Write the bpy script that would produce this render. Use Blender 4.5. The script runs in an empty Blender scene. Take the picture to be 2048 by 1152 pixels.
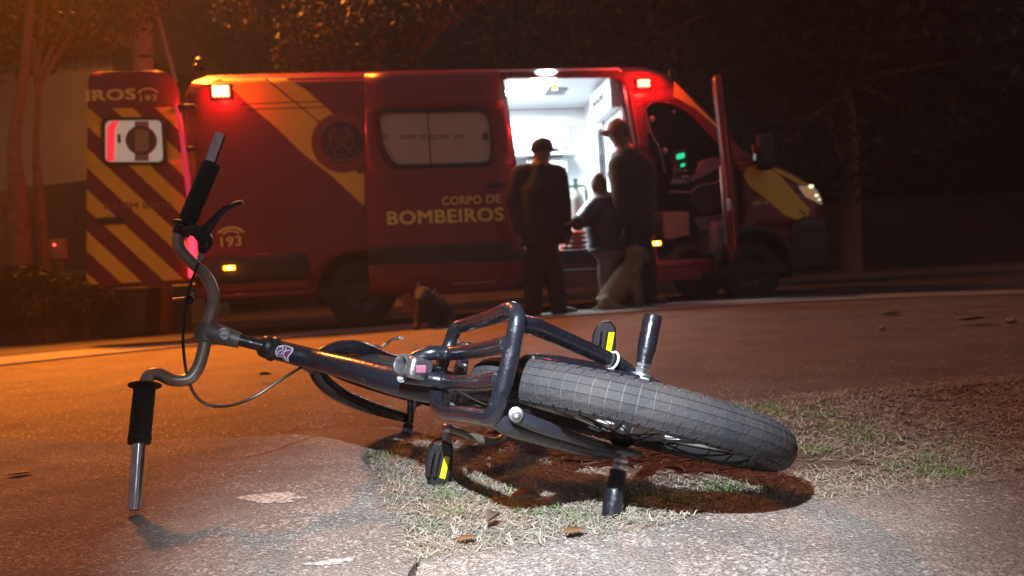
import bpy, bmesh, math, random
import numpy as np
from mathutils import Vector, Matrix

# ---------------------------------------------------------------- camera, world, lights
S = bpy.context.scene
COL = S.collection
ROLL, PITCH, FP = math.radians(3.2), math.radians(0.32), 1500.0
CAM = Vector((0, 0, 0.36))
_r = Vector((math.cos(ROLL), 0, -math.sin(ROLL)))
_u0 = Vector((math.sin(ROLL), 0, math.cos(ROLL)))
_f = Vector((0, 1, 0)) * math.cos(PITCH) - _u0 * math.sin(PITCH)
_u = _u0 * math.cos(PITCH) + Vector((0, 1, 0)) * math.sin(PITCH)

cd = bpy.data.cameras.new('camera')
cam = bpy.data.objects.new('camera', cd)
COL.objects.link(cam)
cd.sensor_width = 36
cd.lens = 36 * FP / 2048
cd.clip_start = 0.05
cd.clip_end = 400
cd.dof.use_dof = True
cd.dof.focus_distance = 1.25
cd.dof.aperture_fstop = 5.0
cam.matrix_world = Matrix.Translation(CAM) @ Matrix((_r, _u, -_f)).transposed().to_4x4()
S.camera = cam

S.view_settings.view_transform = 'Standard'
S.view_settings.look = 'None'
S.view_settings.gamma = 1
S.view_settings.exposure = 0
S.view_settings.use_curve_mapping = False
S.cycles.use_denoising = True
S.cycles.max_bounces = 6
S.cycles.diffuse_bounces = 3
S.cycles.glossy_bounces = 3
S.cycles.transparent_max_bounces = 12
S.cycles.volume_bounces = 0
S.cycles.caustics_reflective = False
S.cycles.caustics_refractive = False
S.cycles.sample_clamp_indirect = 3.0

w = bpy.data.worlds.new('World')
S.world = w
w.use_nodes = True
nt = w.node_tree
bgn = nt.nodes['Background']
bgn.inputs['Color'].default_value = (1.0, 0.70, 0.74, 1)
bgn.inputs['Strength'].default_value = 0.155

def light(name, kind, loc, energy, color, target=None, **kw):
    ld = bpy.data.lights.new(name, kind)
    ld.energy = energy
    ld.color = color
    for k, v in kw.items():
        setattr(ld, k, v)
    o = bpy.data.objects.new(name, ld)
    o.location = loc
    if target is not None:
        o.rotation_euler = (Vector(target) - Vector(loc)).to_track_quat('-Z', 'Y').to_euler()
    COL.objects.link(o)
    return o

LAMP = Vector((-5.6, 9.9, 8.3))      # the sodium street lamp's head, above the frame
light('street_lamp_light', 'SPOT', LAMP, 4600, (1.0, 0.25, 0.022), (-3.4, 9.2, 0),
      spot_size=math.radians(165), spot_blend=1.0, shadow_soft_size=0.30)
light('street_lamp_beam', 'SPOT', LAMP, 16500, (1.0, 0.25, 0.018), (-3.5, 6.3, 0),
      spot_size=math.radians(52), spot_blend=1.0, shadow_soft_size=0.55)
light('torch_light', 'SPOT', (-0.12, 0.12, 0.86), 262, (0.84, 0.92, 1.0), (0.06, 1.20, 0.02),
      spot_size=math.radians(61), spot_blend=1.0, shadow_soft_size=0.006)

# ---------------------------------------------------------------- pixel rays -> world points
def D(x, y):
    return _r * ((x - 1024) / FP) + _u * ((576 - y) / FP) + _f
def P(x, y, Y):
    d = D(x, y)
    return CAM + d * (Y / d.y)
def sstep(a, b, x):
    t = max(0.0, min(1.0, (x - a) / (b - a)))
    return t * t * (3 - 2 * t)
def zg(X, Y):                       # the road's gentle rise towards the ambulance
    return sstep(4.0, 7.3, Y) * max(0.0, min(0.08, 0.028 * (X + 1.4)))
def G(x, y, z=0.0):
    d = D(x, y)
    q = CAM + d * ((z - CAM.z) / d.z)
    return q
def GT(x, y):
    z = 0
    for _ in range(8):
        q = G(x, y, z)
        z = zg(q.x, q.y)
    return q

# ---------------------------------------------------------------- materials
def new_mat(name):
    m = bpy.data.materials.new(name)
    m.use_nodes = True
    b = m.node_tree.nodes['Principled BSDF']
    return m, m.node_tree, b

def M(name, base, rough=0.6, metal=0.0, var=None, scale=6.0, bump=0.0, bscale=60.0, coat=0.0,
      emis=None, es=0.0, spec=0.5, alpha=None, trans=0.0, rvar=0.0, contrast=(0.35, 0.65)):
    m, t, b = new_mat(name)
    b.inputs['Base Color'].default_value = (*base, 1)
    b.inputs['Roughness'].default_value = rough
    b.inputs['Metallic'].default_value = metal
    b.inputs['Specular IOR Level'].default_value = spec
    b.inputs['Coat Weight'].default_value = coat
    b.inputs['Coat Roughness'].default_value = 0.12
    if trans:
        b.inputs['Transmission Weight'].default_value = trans
    if emis:
        b.inputs['Emission Color'].default_value = (*emis, 1)
        b.inputs['Emission Strength'].default_value = es
    if alpha is not None:
        b.inputs['Alpha'].default_value = alpha
    tc = t.nodes.new('ShaderNodeTexCoord')
    if var or rvar:
        n = t.nodes.new('ShaderNodeTexNoise')
        n.inputs['Scale'].default_value = scale
        n.inputs['Detail'].default_value = 6
        n.inputs['Roughness'].default_value = 0.65
        t.links.new(tc.outputs['Object'], n.inputs['Vector'])
        if var:
            cr = t.nodes.new('ShaderNodeValToRGB')
            cr.color_ramp.elements[0].position = contrast[0]
            cr.color_ramp.elements[1].position = contrast[1]
            cr.color_ramp.elements[0].color = (*base, 1)
            cr.color_ramp.elements[1].color = (*var, 1)
            t.links.new(n.outputs['Fac'], cr.inputs['Fac'])
            t.links.new(cr.outputs['Color'], b.inputs['Base Color'])
        if rvar:
            mr = t.nodes.new('ShaderNodeMapRange')
            mr.inputs['From Min'].default_value = 0.3
            mr.inputs['From Max'].default_value = 0.7
            mr.inputs['To Min'].default_value = max(0.03, rough - rvar)
            mr.inputs['To Max'].default_value = min(1, rough + rvar)
            t.links.new(n.outputs['Fac'], mr.inputs['Value'])
            t.links.new(mr.outputs['Result'], b.inputs['Roughness'])
    if bump:
        n2 = t.nodes.new('ShaderNodeTexNoise')
        n2.inputs['Scale'].default_value = bscale
        n2.inputs['Detail'].default_value = 4
        bp = t.nodes.new('ShaderNodeBump')
        bp.inputs['Strength'].default_value = bump
        bp.inputs['Distance'].default_value = 0.01
        t.links.new(tc.outputs['Object'], n2.inputs['Vector'])
        t.links.new(n2.outputs['Fac'], bp.inputs['Height'])
        t.links.new(bp.outputs['Normal'], b.inputs['Normal'])
    return m

def emit(name, col, s):
    m, t, b = new_mat(name)
    b.inputs['Base Color'].default_value = (*[min(1, c * 0.4) for c in col], 1)
    b.inputs['Emission Color'].default_value = (*col, 1)
    b.inputs['Emission Strength'].default_value = s
    return m

# ---------------------------------------------------------------- object helpers
def root_of(o):
    while o.parent is not None:
        o = o.parent
    return o
def root_mat(o):
    r = root_of(o)
    return Matrix.LocRotScale(r.location, r.rotation_euler, None)

def thing(name, label, cat, loc=(0, 0, 0), rotz=0.0, group=None):
    o = bpy.data.objects.new(name, None)
    COL.objects.link(o)
    o.empty_display_size = 0.2
    o.location = loc
    o.rotation_euler = (0, 0, rotz)
    o['label'] = label
    o['category'] = cat
    if group:
        o['group'] = group
    return o
def tag(o, label, cat, group=None):
    o['label'] = label
    o['category'] = cat
    if group:
        o['group'] = group
    return o

def mesh_from(name, V, F, mat, smooth):
    me = bpy.data.meshes.new(name)
    me.from_pydata([tuple(v) for v in V], [], F)
    bm = bmesh.new()
    bm.from_mesh(me)
    bmesh.ops.remove_doubles(bm, verts=bm.verts, dist=1e-5)
    bmesh.ops.recalc_face_normals(bm, faces=bm.faces)
    bm.to_mesh(me)
    bm.free()
    if smooth:
        for p in me.polygons:
            p.use_smooth = True
        if smooth != 'all':
            me.set_sharp_from_angle(angle=math.radians(38))
    for m in (mat if isinstance(mat, (list, tuple)) else [mat]):
        me.materials.append(m)
    return me

def obj(name, mb, mat, parent=None, smooth=True, kind=None, label=None, local=False, bevel=0, solid=0):
    """One mesh object. Vertices come in world space (local=True: in the root's own space)."""
    V, F = (mb.v, mb.f) if isinstance(mb, MB) else mb
    if parent is not None and not local:
        inv = root_mat(parent).inverted()
        V = [inv @ Vector(v) for v in V]
    me = mesh_from(name, V, F, mat, smooth)
    o = bpy.data.objects.new(name, me)
    COL.objects.link(o)
    if parent is not None:
        o.parent = parent
    if kind:
        o['kind'] = kind
    if label:
        o['label'] = label
    if solid:
        s = o.modifiers.new('solid', 'SOLIDIFY')
        s.thickness = solid
        s.offset = 0
    if bevel:
        b = o.modifiers.new('bevel', 'BEVEL')
        b.width = bevel
        b.segments = 2
        b.limit_method = 'ANGLE'
    return o

def set_origin(o, p):
    """Move a top-level mesh object's origin to world point p without moving it."""
    p = Vector(p)
    o.data.transform(Matrix.Translation(-p))
    o.location = p
    return o

def frame_to(d):
    d = Vector(d).normalized()
    a = Vector((0, 0, 1)) if abs(d.z) < 0.9 else Vector((1, 0, 0))
    x = a.cross(d).normalized()
    y = d.cross(x).normalized()
    return x, y, d

class MB:
    def __init__(self):
        self.v, self.f = [], []
    def add(self, V, F):
        n = len(self.v)
        self.v += [Vector(v) for v in V]
        self.f += [tuple(i + n for i in f) for f in F]
        return self
    def box(self, c, s, ax=None):
        """box: centre c, full sizes s, optional axes (x,y,z vectors)."""
        ax = ax or (Vector((1, 0, 0)), Vector((0, 1, 0)), Vector((0, 0, 1)))
        c = Vector(c)
        V = []
        for k in (-.5, .5):
            for j in (-.5, .5):
                for i in (-.5, .5):
                    V.append(c + ax[0] * (i * s[0]) + ax[1] * (j * s[1]) + ax[2] * (k * s[2]))
        return self.add(V, [(0, 2, 3, 1), (4, 5, 7, 6), (0, 1, 5, 4), (2, 6, 7, 3), (0, 4, 6, 2), (1, 3, 7, 5)])
    def tube(self, pts, r, n=12, closed=False, cap=True, sm=4):
        pts = [Vector(p) for p in pts]
        rs = list(r) if isinstance(r, (list, tuple)) else [r] * len(pts)
        if sm and len(pts) > 2:
            pts, rs = catmull(pts, rs, sm, closed)
        N = len(pts)
        tan = []
        for i in range(N):
            a = pts[(i - 1) % N] if (closed or i > 0) else pts[i]
            b = pts[(i + 1) % N] if (closed or i < N - 1) else pts[i]
            tan.append((b - a).normalized())
        x, y, _ = frame_to(tan[0])
        V, F = [], []
        for i in range(N):
            t = tan[i]
            x = (x - t * x.dot(t)).normalized()
            y = t.cross(x)
            for k in range(n):
                a = 2 * math.pi * k / n
                V.append(pts[i] + (x * math.cos(a) + y * math.sin(a)) * rs[i])
        M_ = N if closed else N - 1
        for i in range(M_):
            j = (i + 1) % N
            for k in range(n):
                l = (k + 1) % n
                F.append((i * n + k, i * n + l, j * n + l, j * n + k))
        if cap and not closed:
            F.append(tuple(range(n))[::-1])
            F.append(tuple((N - 1) * n + k for k in range(n)))
        return self.add(V, F)
    def lathe(self, c, d, prof, n=24, closed=False, cap=False):
        """prof: list of (radius, height along d)."""
        x, y, z = frame_to(d)
        c = Vector(c)
        V, F = [], []
        for (r, h) in prof:
            for k in range(n):
                a = 2 * math.pi * k / n
                V.append(c + z * h + (x * math.cos(a) + y * math.sin(a)) * r)
        m = len(prof)
        for i in range(m if closed else m - 1):
            j = (i + 1) % m
            for k in range(n):
                l = (k + 1) % n
                F.append((i * n + k, i * n + l, j * n + l, j * n + k))
        if cap and not closed:
            F.append(tuple(range(n))[::-1])
            F.append(tuple((m - 1) * n + k for k in range(n)))
        return self.add(V, F)
    def prism(self, poly, o, ex, ey, ez):
        """poly (a,b) in the plane o + a*ex + b*ey, extruded by the vector ez."""
        o, ex, ey, ez = Vector(o), Vector(ex), Vector(ey), Vector(ez)
        n = len(poly)
        V = [o + ex * a + ey * b for a, b in poly] + [o + ex * a + ey * b + ez for a, b in poly]
        F = [tuple(range(n)), tuple(range(2 * n - 1, n - 1, -1))]
        for i in range(n):
            j = (i + 1) % n
            F.append((i, i + n, j + n, j))
        return self.add(V, F)
    def ball(self, c, r, n=12, s=(1, 1, 1)):
        c = Vector(c)
        V, F = [c + Vector((0, 0, -r * s[2]))], []
        m = n // 2
        for i in range(1, m):
            ph = -math.pi / 2 + math.pi * i / m
            for k in range(n):
                a = 2 * math.pi * k / n
                V.append(c + Vector((r * s[0] * math.cos(ph) * math.cos(a), r * s[1] * math.cos(ph) * math.sin(a), r * s[2] * math.sin(ph))))
        V.append(c + Vector((0, 0, r * s[2])))
        L = len(V) - 1
        for k in range(n):
            l = (k + 1) % n
            F.append((0, 1 + l, 1 + k))
            F.append((L, L - n + k, L - n + l))
            for i in range(m - 2):
                F.append((1 + i * n + k, 1 + i * n + l, 1 + (i + 1) * n + l, 1 + (i + 1) * n + k))
        return self.add(V, F)

def catmull(pts, rs, sm, closed):
    N = len(pts)
    op, orr = [], []
    for i in range(N if closed else N - 1):
        g = lambda k: pts[k % N] if closed else pts[max(0, min(N - 1, k))]
        p0, p1, p2, p3 = g(i - 1), g(i), g(i + 1), g(i + 2)
        for s in range(sm):
            t = s / sm
            op.append(0.5 * ((2 * p1) + (p2 - p0) * t + (2 * p0 - 5 * p1 + 4 * p2 - p3) * t * t + (3 * p1 - p0 - 3 * p2 + p3) * t ** 3))
            orr.append(rs[i] * (1 - t) + rs[(i + 1) % N] * t)
    if not closed:
        op.append(pts[-1])
        orr.append(rs[-1])
    return op, orr

def trap_fill(loops, zs, fn, du=0.25):
    """Exact trapezoid split of polygons (even-odd, holes included); fn(u,z) gives the 3-D point."""
    lev = set(round(z, 5) for l in loops for _, z in l)
    zmin, zmax = min(lev), max(lev)
    lev |= set(round(z, 5) for z in zs if zmin < z < zmax)
    lev = sorted(lev)
    mb = MB()
    edges = []
    for l in loops:
        for i in range(len(l)):
            (a, b), (c, d) = l[i], l[(i + 1) % len(l)]
            b, d = round(b, 5), round(d, 5)
            if b != d:
                edges.append((a, b, c, d) if b < d else (c, d, a, b))
    for z0, z1 in zip(lev, lev[1:]):
        if z1 - z0 < 1e-5:
            continue
        act = []
        for (a, b, c, d) in edges:
            if b <= z0 + 1e-6 and d >= z1 - 1e-6:
                f0, f1 = (z0 - b) / (d - b), (z1 - b) / (d - b)
                act.append((a + (c - a) * f0, a + (c - a) * f1))
        act.sort(key=lambda e: e[0] + e[1])
        for L, R in zip(act[0::2], act[1::2]):
            n = max(1, int(math.ceil(max(R[0] - L[0], R[1] - L[1]) / du)))
            for k in range(n):
                s, t = k / n, (k + 1) / n
                q = [(L[0] + (R[0] - L[0]) * s, z0), (L[0] + (R[0] - L[0]) * t, z0),
                     (L[1] + (R[1] - L[1]) * t, z1), (L[1] + (R[1] - L[1]) * s, z1)]
                mb.add([fn(*p) for p in q], [(0, 1, 2, 3)])
    return mb

def text_mb(txt, p0, p1, h, fn, bold=0.02):
    """Lettering between baseline points p0,p1 (plane coordinates) with cap height h."""
    cu = bpy.data.curves.new('t', 'FONT')
    cu.body = txt
    cu.resolution_u = 3
    cu.space_character = 1.08
    o = bpy.data.objects.new('t', cu)
    COL.objects.link(o)
    dg = bpy.context.evaluated_depsgraph_get()
    me = bpy.data.meshes.new_from_object(o.evaluated_get(dg))
    V = [v.co.copy() for v in me.vertices]
    F = [tuple(p.vertices) for p in me.polygons]
    bpy.data.objects.remove(o)
    bpy.data.curves.remove(cu)
    bpy.data.meshes.remove(me)
    x0, x1 = min(v.x for v in V), max(v.x for v in V)
    y0 = min(v.y for v in V)
    y1 = max(v.y for v in V)
    dx, dz = p1[0] - p0[0], p1[1] - p0[1]
    mb = MB()
    k = 0
    for sx in ((0,) if bold < .01 else (-bold, 0, bold)):
        for sy in ((0,) if bold < .01 else (-bold * .6, bold * .6)):
            W_ = (x1 - x0) + 2 * bold
            H_ = (y1 - y0) + 1.2 * bold
            off = Vector((0, -0.0003 * k, 0))
            k += 1
            mb.add([fn(p0[0] + dx * (v.x + sx + bold - x0) / W_, p0[1] + dz * (v.x - x0) / W_ + h * (v.y + sy + bold * .6 - y0) / H_) + off for v in V], F)
    return mb

def circle(cu, cz, r, n=32, a0=0.0, ry=None):
    return [(cu + r * math.cos(a0 + 2 * math.pi * k / n), cz + (ry or r) * math.sin(a0 + 2 * math.pi * k / n)) for k in range(n)]
def rrect(u0, z0, u1, z1, r, n=5):
    out = []
    for (cx, cz, a) in ((u1 - r, z0 + r, -90), (u1 - r, z1 - r, 0), (u0 + r, z1 - r, 90), (u0 + r, z0 + r, 180)):
        for k in range(n + 1):
            t = math.radians(a + 90 * k / n)
            out.append((cx + r * math.cos(t), cz + r * math.sin(t)))
    return out
def round_poly(pts, r, n=4):
    """Round a polygon's corners."""
    out = []
    N = len(pts)
    for i in range(N):
        p = Vector(pts[i]); a = Vector(pts[i - 1]); b = Vector(pts[(i + 1) % N])
        da, db = (a - p), (b - p)
        ra = min(r, da.length * 0.45); rb = min(r, db.length * 0.45)
        s = p + da.normalized() * ra; e = p + db.normalized() * rb
        for k in range(n + 1):
            t = k / n
            q = s * (1 - t) ** 2 + p * 2 * t * (1 - t) + e * t * t
            out.append((q.x, q.y))
    return out
# ---------------------------------------------------------------- ground materials
def ground_mat(name, c1, c2, c3, nscale, worm, wscale, rough=0.85, bump=0.5, warp=1.0, fine=220.0, spk=0.25):
    """Rough paving: large stains, worm-like dragged texture, grit."""
    m, t, b = new_mat(name)
    N, L = t.nodes, t.links
    geo = N.new('ShaderNodeNewGeometry')
    mp = N.new('ShaderNodeMapping')
    L.new(geo.outputs['Position'], mp.inputs['Vector'])
    def noise(scale, detail=5, rough_=0.6, vec=None, dist=0.0):
        n = N.new('ShaderNodeTexNoise')
        n.inputs['Scale'].default_value = scale
        n.inputs['Detail'].default_value = detail
        n.inputs['Roughness'].default_value = rough_
        n.inputs['Distortion'].default_value = dist
        L.new(vec or mp.outputs['Vector'], n.inputs['Vector'])
        return n
    def ramp(src, e):
        r = N.new('ShaderNodeValToRGB')
        r.color_ramp.elements[0].position = e[0][0]
        r.color_ramp.elements[0].color = (*e[0][1], 1)
        r.color_ramp.elements[1].position = e[-1][0]
        r.color_ramp.elements[1].color = (*e[-1][1], 1)
        for p, c in e[1:-1]:
            x = r.color_ramp.elements.new(p)
            x.color = (*c, 1)
        L.new(src, r.inputs['Fac'])
        return r
    def mix(kind, f, a, bb):
        x = N.new('ShaderNodeMix')
        x.data_type = 'RGBA'
        x.blend_type = kind
        if isinstance(f, float):
            x.inputs[0].default_value = f
        else:
            L.new(f, x.inputs[0])
        L.new(a, x.inputs[6])
        if isinstance(bb, tuple):
            x.inputs[7].default_value = (*bb, 1)
        else:
            L.new(bb, x.inputs[7])
        return x
    big = noise(nscale, 6, 0.62)
    base = ramp(big.outputs['Fac'], [(0.32, c1), (0.52, c2), (0.72, c3)])
    wn = noise(wscale, 3, 0.55, dist=warp)
    wr = ramp(wn.outputs['Fac'], [(0.50, (0, 0, 0)), (0.56, (1, 1, 1)), (0.62, (0, 0, 0))])
    gr = noise(fine, 2, 0.5)
    grr = ramp(gr.outputs['Fac'], [(0.35, (0.62, 0.62, 0.62)), (0.65, (1.25, 1.25, 1.25))])
    m1 = mix('MULTIPLY', float(spk * 2 if spk * 2 < 1 else 1), base.outputs['Color'], grr.outputs['Color'])
    mk = N.new('ShaderNodeMath')
    mk.operation = 'MULTIPLY'
    mk.inputs[1].default_value = worm
    pn = noise(nscale * 2.3, 4, 0.6)
    pr = ramp(pn.outputs['Fac'], [(0.40, (0.12, 0.12, 0.12)), (0.62, (1, 1, 1))])
    mk0 = N.new('ShaderNodeMath')
    mk0.operation = 'MULTIPLY'
    L.new(wr.outputs['Color'], mk0.inputs[0])
    L.new(pr.outputs['Color'], mk0.inputs[1])
    L.new(mk0.outputs[0], mk.inputs[0])
    m2 = mix('MIX', mk.outputs[0], m1.outputs[2], tuple(min(1, c * 1.9) for c in c3))
    L.new(m2.outputs[2], b.inputs['Base Color'])
    b.inputs['Roughness'].default_value = rough
    b.inputs['Specular IOR Level'].default_value = 0.35
    ad = N.new('ShaderNodeMath')
    ad.operation = 'MULTIPLY_ADD'
    ad.inputs[1].default_value = 0.6
    L.new(wn.outputs['Fac'], ad.inputs[0])
    L.new(gr.outputs['Fac'], ad.inputs[2])
    bp = N.new('ShaderNodeBump')
    bp.inputs['Strength'].default_value = bump
    bp.inputs['Distance'].default_value = 0.009
    L.new(ad.outputs[0], bp.inputs['Height'])
    L.new(bp.outputs['Normal'], b.inputs['Normal'])
    return m

m_road = ground_mat('road_asphalt', (0.075, 0.053, 0.041), (0.115, 0.084, 0.065), (0.16, 0.12, 0.093), 2.2, 0.6, 70, 0.62, 1.0, 1.2, 200, 0.45)
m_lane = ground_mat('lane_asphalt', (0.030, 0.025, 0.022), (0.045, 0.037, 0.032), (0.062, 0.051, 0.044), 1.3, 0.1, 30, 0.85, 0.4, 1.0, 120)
m_conc = ground_mat('sidewalk_concrete', (0.19, 0.160, 0.140), (0.265, 0.220, 0.190), (0.34, 0.295, 0.26), 3.0, 0.7, 95, 0.8, 1.0, 1.5, 240, 0.45)
m_gutter = ground_mat('gutter_concrete', (0.14, 0.13, 0.125), (0.19, 0.18, 0.17), (0.24, 0.225, 0.215), 2.0, 0.1, 30, 0.8, 0.4, 1.0, 120)
m_soil = ground_mat('red_soil', (0.085, 0.048, 0.034), (0.135, 0.085, 0.064), (0.19, 0.13, 0.10), 7.0, 0.3, 70, 0.95, 1.0, 1.5, 160, 0.4)
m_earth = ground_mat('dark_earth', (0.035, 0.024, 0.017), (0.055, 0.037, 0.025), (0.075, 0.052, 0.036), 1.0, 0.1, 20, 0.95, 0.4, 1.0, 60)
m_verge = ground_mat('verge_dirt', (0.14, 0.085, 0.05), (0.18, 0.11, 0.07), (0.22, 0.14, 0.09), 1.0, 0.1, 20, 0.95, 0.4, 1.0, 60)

def noise2(x, y):
    return (math.sin(x * 31.7 + 1.3 * math.sin(y * 23.1)) * math.cos(y * 27.3 + 1.1 * math.sin(x * 19.7)) * 0.5 +
            math.sin(x * 83.0 + y * 41.0 + 2 * math.sin(y * 57)) * 0.3 + math.sin(y * 101 - x * 67) * 0.2)

# ---------------------------------------------------------------- the ground
def build_ground():
    xs = [-160, -80, -40, -20, -12, -8, -6, -5, -4, -3, -2.4, -1.8, -1.4, -1.0, -0.5, 0, 0.5, 1, 1.45, 2, 2.5, 3, 4, 5, 6, 8, 12, 20, 40, 80, 160]
    ys = [-40, -10, -3, 0, 1, 2, 3, 4, 4.4, 4.8, 5.2, 5.6, 6.0, 6.4, 6.8, 7.3, 8, 9, 10, 12, 15, 20, 30, 50, 90, 180]
    V = [(x, y, zg(x, y) - 0.020) for y in ys for x in xs]
    n = len(xs)
    F = [(j * n + i, j * n + i + 1, (j + 1) * n + i + 1, (j + 1) * n + i) for j in range(len(ys) - 1) for i in range(n - 1)]
    o = obj('ground', (V, F), m_road, smooth='all', kind='structure')

    # the pale concrete gutter in front of the ambulance
    far = [(-420, 748), (-160, 727), (0, 713), (142, 700), (356, 684), (620, 662), (830, 646), (1040, 629), (1190, 618), (1340, 607), (1500, 598), (1640, 591), (1800, 585), (2000, 579), (2300, 572)]
    near = [(-420, 768), (-160, 743), (0, 727), (142, 712), (356, 691), (620, 669), (830, 653), (1040, 637), (1190, 626), (1340, 615), (1500, 606), (1640, 599), (1800, 592), (2000, 586), (2300, 579)]
    V, F = [], []
    lane_near = []
    for a, b in zip(far, near):
        A, B = GT(*a), GT(*b)
        lane_near.append(A)
        V += [A + Vector((0, 0, -.004)), B + Vector((0, 0, -.008)), A + Vector((0, 0, -.06)), B + Vector((0, 0, -.06))]
    for i in range(len(far) - 1):
        k = i * 4
        F += [(k, k + 1, k + 5, k + 4), (k + 1, k + 3, k + 7, k + 5), (k + 2, k, k + 4, k + 6)]
    obj('gutter', (V, F), m_gutter, smooth=False, kind='structure')
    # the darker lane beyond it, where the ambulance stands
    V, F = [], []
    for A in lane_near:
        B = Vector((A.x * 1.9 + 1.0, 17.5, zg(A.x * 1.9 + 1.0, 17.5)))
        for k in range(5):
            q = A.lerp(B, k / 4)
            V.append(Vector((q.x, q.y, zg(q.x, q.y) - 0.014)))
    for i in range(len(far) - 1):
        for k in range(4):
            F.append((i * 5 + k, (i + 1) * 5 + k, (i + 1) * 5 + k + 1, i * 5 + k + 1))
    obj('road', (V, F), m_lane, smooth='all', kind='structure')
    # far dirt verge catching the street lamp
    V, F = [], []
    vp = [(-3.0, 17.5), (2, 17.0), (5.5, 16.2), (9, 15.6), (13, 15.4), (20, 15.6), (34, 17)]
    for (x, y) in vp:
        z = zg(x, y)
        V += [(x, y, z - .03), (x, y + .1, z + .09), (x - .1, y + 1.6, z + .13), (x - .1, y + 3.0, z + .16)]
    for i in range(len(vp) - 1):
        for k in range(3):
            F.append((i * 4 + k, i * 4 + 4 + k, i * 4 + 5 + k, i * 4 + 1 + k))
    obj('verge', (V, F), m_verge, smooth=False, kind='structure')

    # sidewalk: two concrete slabs with real edges
    pl = [(-900, 905), (-300, 892), (0, 876), (240, 884), (520, 872), (690, 853), (790, 855), (850, 868), (858, 880), (800, 890), (738, 898), (722, 915), (742, 940), (772, 985), (798, 1040), (822, 1090), (832, 1121)]
    left = [GT(*p) for p in pl]
    pr = [(832, 1121), (900, 1108), (1000, 1092), (1200, 1062), (1350, 1038), (1500, 1011), (1620, 997), (1750, 984), (1900, 958), (2048, 946), (2400, 915), (2900, 880)]
    right = [GT(*p) for p in pr]
    lp = [(p.x, p.y) for p in left] + [(-0.16, 0.80), (-0.22, -2.2), (-4.5, -2.2)]
    rp = [(-0.156 + 0.006, 0.80), (right[0].x + .006, right[0].y)] + [(p.x, p.y) for p in right[1:]] + [(6, -2.2), (-0.21, -2.2)]
    for poly in (lp, rp):
        # roughen the long edges a little
        rnd = random.Random(4)
        out = []
        for i, (a, b) in enumerate(poly):
            c, d = poly[(i + 1) % len(poly)]
            n = max(1, min(14, int(math.hypot(c - a, d - b) / 0.035))) if b > 0.7 and d > 0.7 else 1
            for k in range(n):
                f = k / n
                j = 0.004 if k else 0.0
                out.append((a + (c - a) * f + rnd.uniform(-j, j), b + (d - b) * f + rnd.uniform(-j, j)))
        mb = MB()
        mb.prism(out, (0, 0, -0.05), (1, 0, 0), (0, 1, 0), (0, 0, 0.05))
        bm_fix = mb
        o = obj('sidewalk', bm_fix, m_conc, smooth=False, kind='structure')
    # the patch of bare soil between slabs and road
    sp = [(-0.50, 1.98), (-0.44, 1.70), (-0.30, 1.2), (-0.22, 0.86), (0.3, 1.0), (0.9, 1.05), (1.6, 1.1), (2.8, 1.25), (4.4, 1.6), (4.6, 2.4)]
    up = [(2300, 742), (2048, 757), (1800, 772), (1640, 785), (1480, 800), (1300, 815), (1150, 828), (1050, 842), (960, 856), (880, 862)]
    sp += [(GT(*p).x, GT(*p).y) for p in up]
    ysub = [0.86 + 0.018 * k for k in range(100)]
    mb = trap_fill([sp], ysub, lambda x, y: Vector((x, y, -0.012 + 0.006 * noise2(x, y) + 0.004 * noise2(x * 3.1, y * 3.3))), du=0.02)
    obj('soil', mb, m_soil, smooth='all', kind='structure')
build_ground()

# ---------------------------------------------------------------- grass: dry straw and green tufts
def inside(poly, x, y):
    c = False
    for i in range(len(poly)):
        a, b = poly[i], poly[i - 1]
        if (a[1] > y) != (b[1] > y) and x < (b[0] - a[0]) * (y - a[1]) / (b[1] - a[1]) + a[0]:
            c = not c
    return c

def blades(name, pts, mat, lmin, lmax, lift, wid, seed, curl=0.9, green=False):
    rng = np.random.default_rng(seed)
    n = len(pts)
    P0 = np.array(pts)
    ang = rng.uniform(0, 2 * math.pi, n)
    L = rng.uniform(lmin, lmax, n)
    W = rng.uniform(0.6, 1.3, n) * wid
    el = rng.uniform(lift[0], lift[1], n)
    K = 4
    V = np.zeros((n, K * 2, 3))
    pos = np.stack([P0[:, 0], P0[:, 1], P0[:, 2]], 1)
    cu = rng.uniform(-curl, curl, n)
    for k in range(K):
        d = np.stack([np.cos(ang) * np.cos(el), np.sin(ang) * np.cos(el), np.sin(el)], 1)
        s = np.stack([-np.sin(ang), np.cos(ang), rng.uniform(-.3, .3, n)], 1)
        wk = W * (1 - (k / (K - 1)) ** 2 * 0.8)
        V[:, k * 2] = pos - s * wk[:, None] * .5
        V[:, k * 2 + 1] = pos + s * wk[:, None] * .5
        pos = pos + d * (L / (K - 1))[:, None]
        pos[:, 2] = np.maximum(pos[:, 2], P0[:, 2] + 0.001)
        ang = ang + cu * 0.7
        el = el - rng.uniform(0.1, 0.5, n)
    base = (np.arange(n) * K * 2)[:, None, None]
    q = np.array([[k * 2, k * 2 + 1, k * 2 + 3, k * 2 + 2] for k in range(K - 1)])[None]
    F = (base + q).reshape(-1, 4)
    me = bpy.data.meshes.new(name)
    me.vertices.add(n * K * 2)
    me.vertices.foreach_set('co', V.reshape(-1))
    me.loops.add(F.size)
    me.loops.foreach_set('vertex_index', F.reshape(-1).astype(np.int32))
    me.polygons.add(len(F))
    me.polygons.foreach_set('loop_start', np.arange(0, F.size, 4, dtype=np.int32))
    me.update(calc_edges=True)
    me.validate()
    # a random value for each blade
    rv = np.repeat(rng.random(n), K * 2).astype(np.float32)
    at = me.attributes.new('rv', 'FLOAT', 'POINT')
    at.data.foreach_set('value', rv)
    me.materials.append(mat)
    o = bpy.data.objects.new(name, me)
    COL.objects.link(o)
    o['kind'] = 'stuff'
    return o

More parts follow.
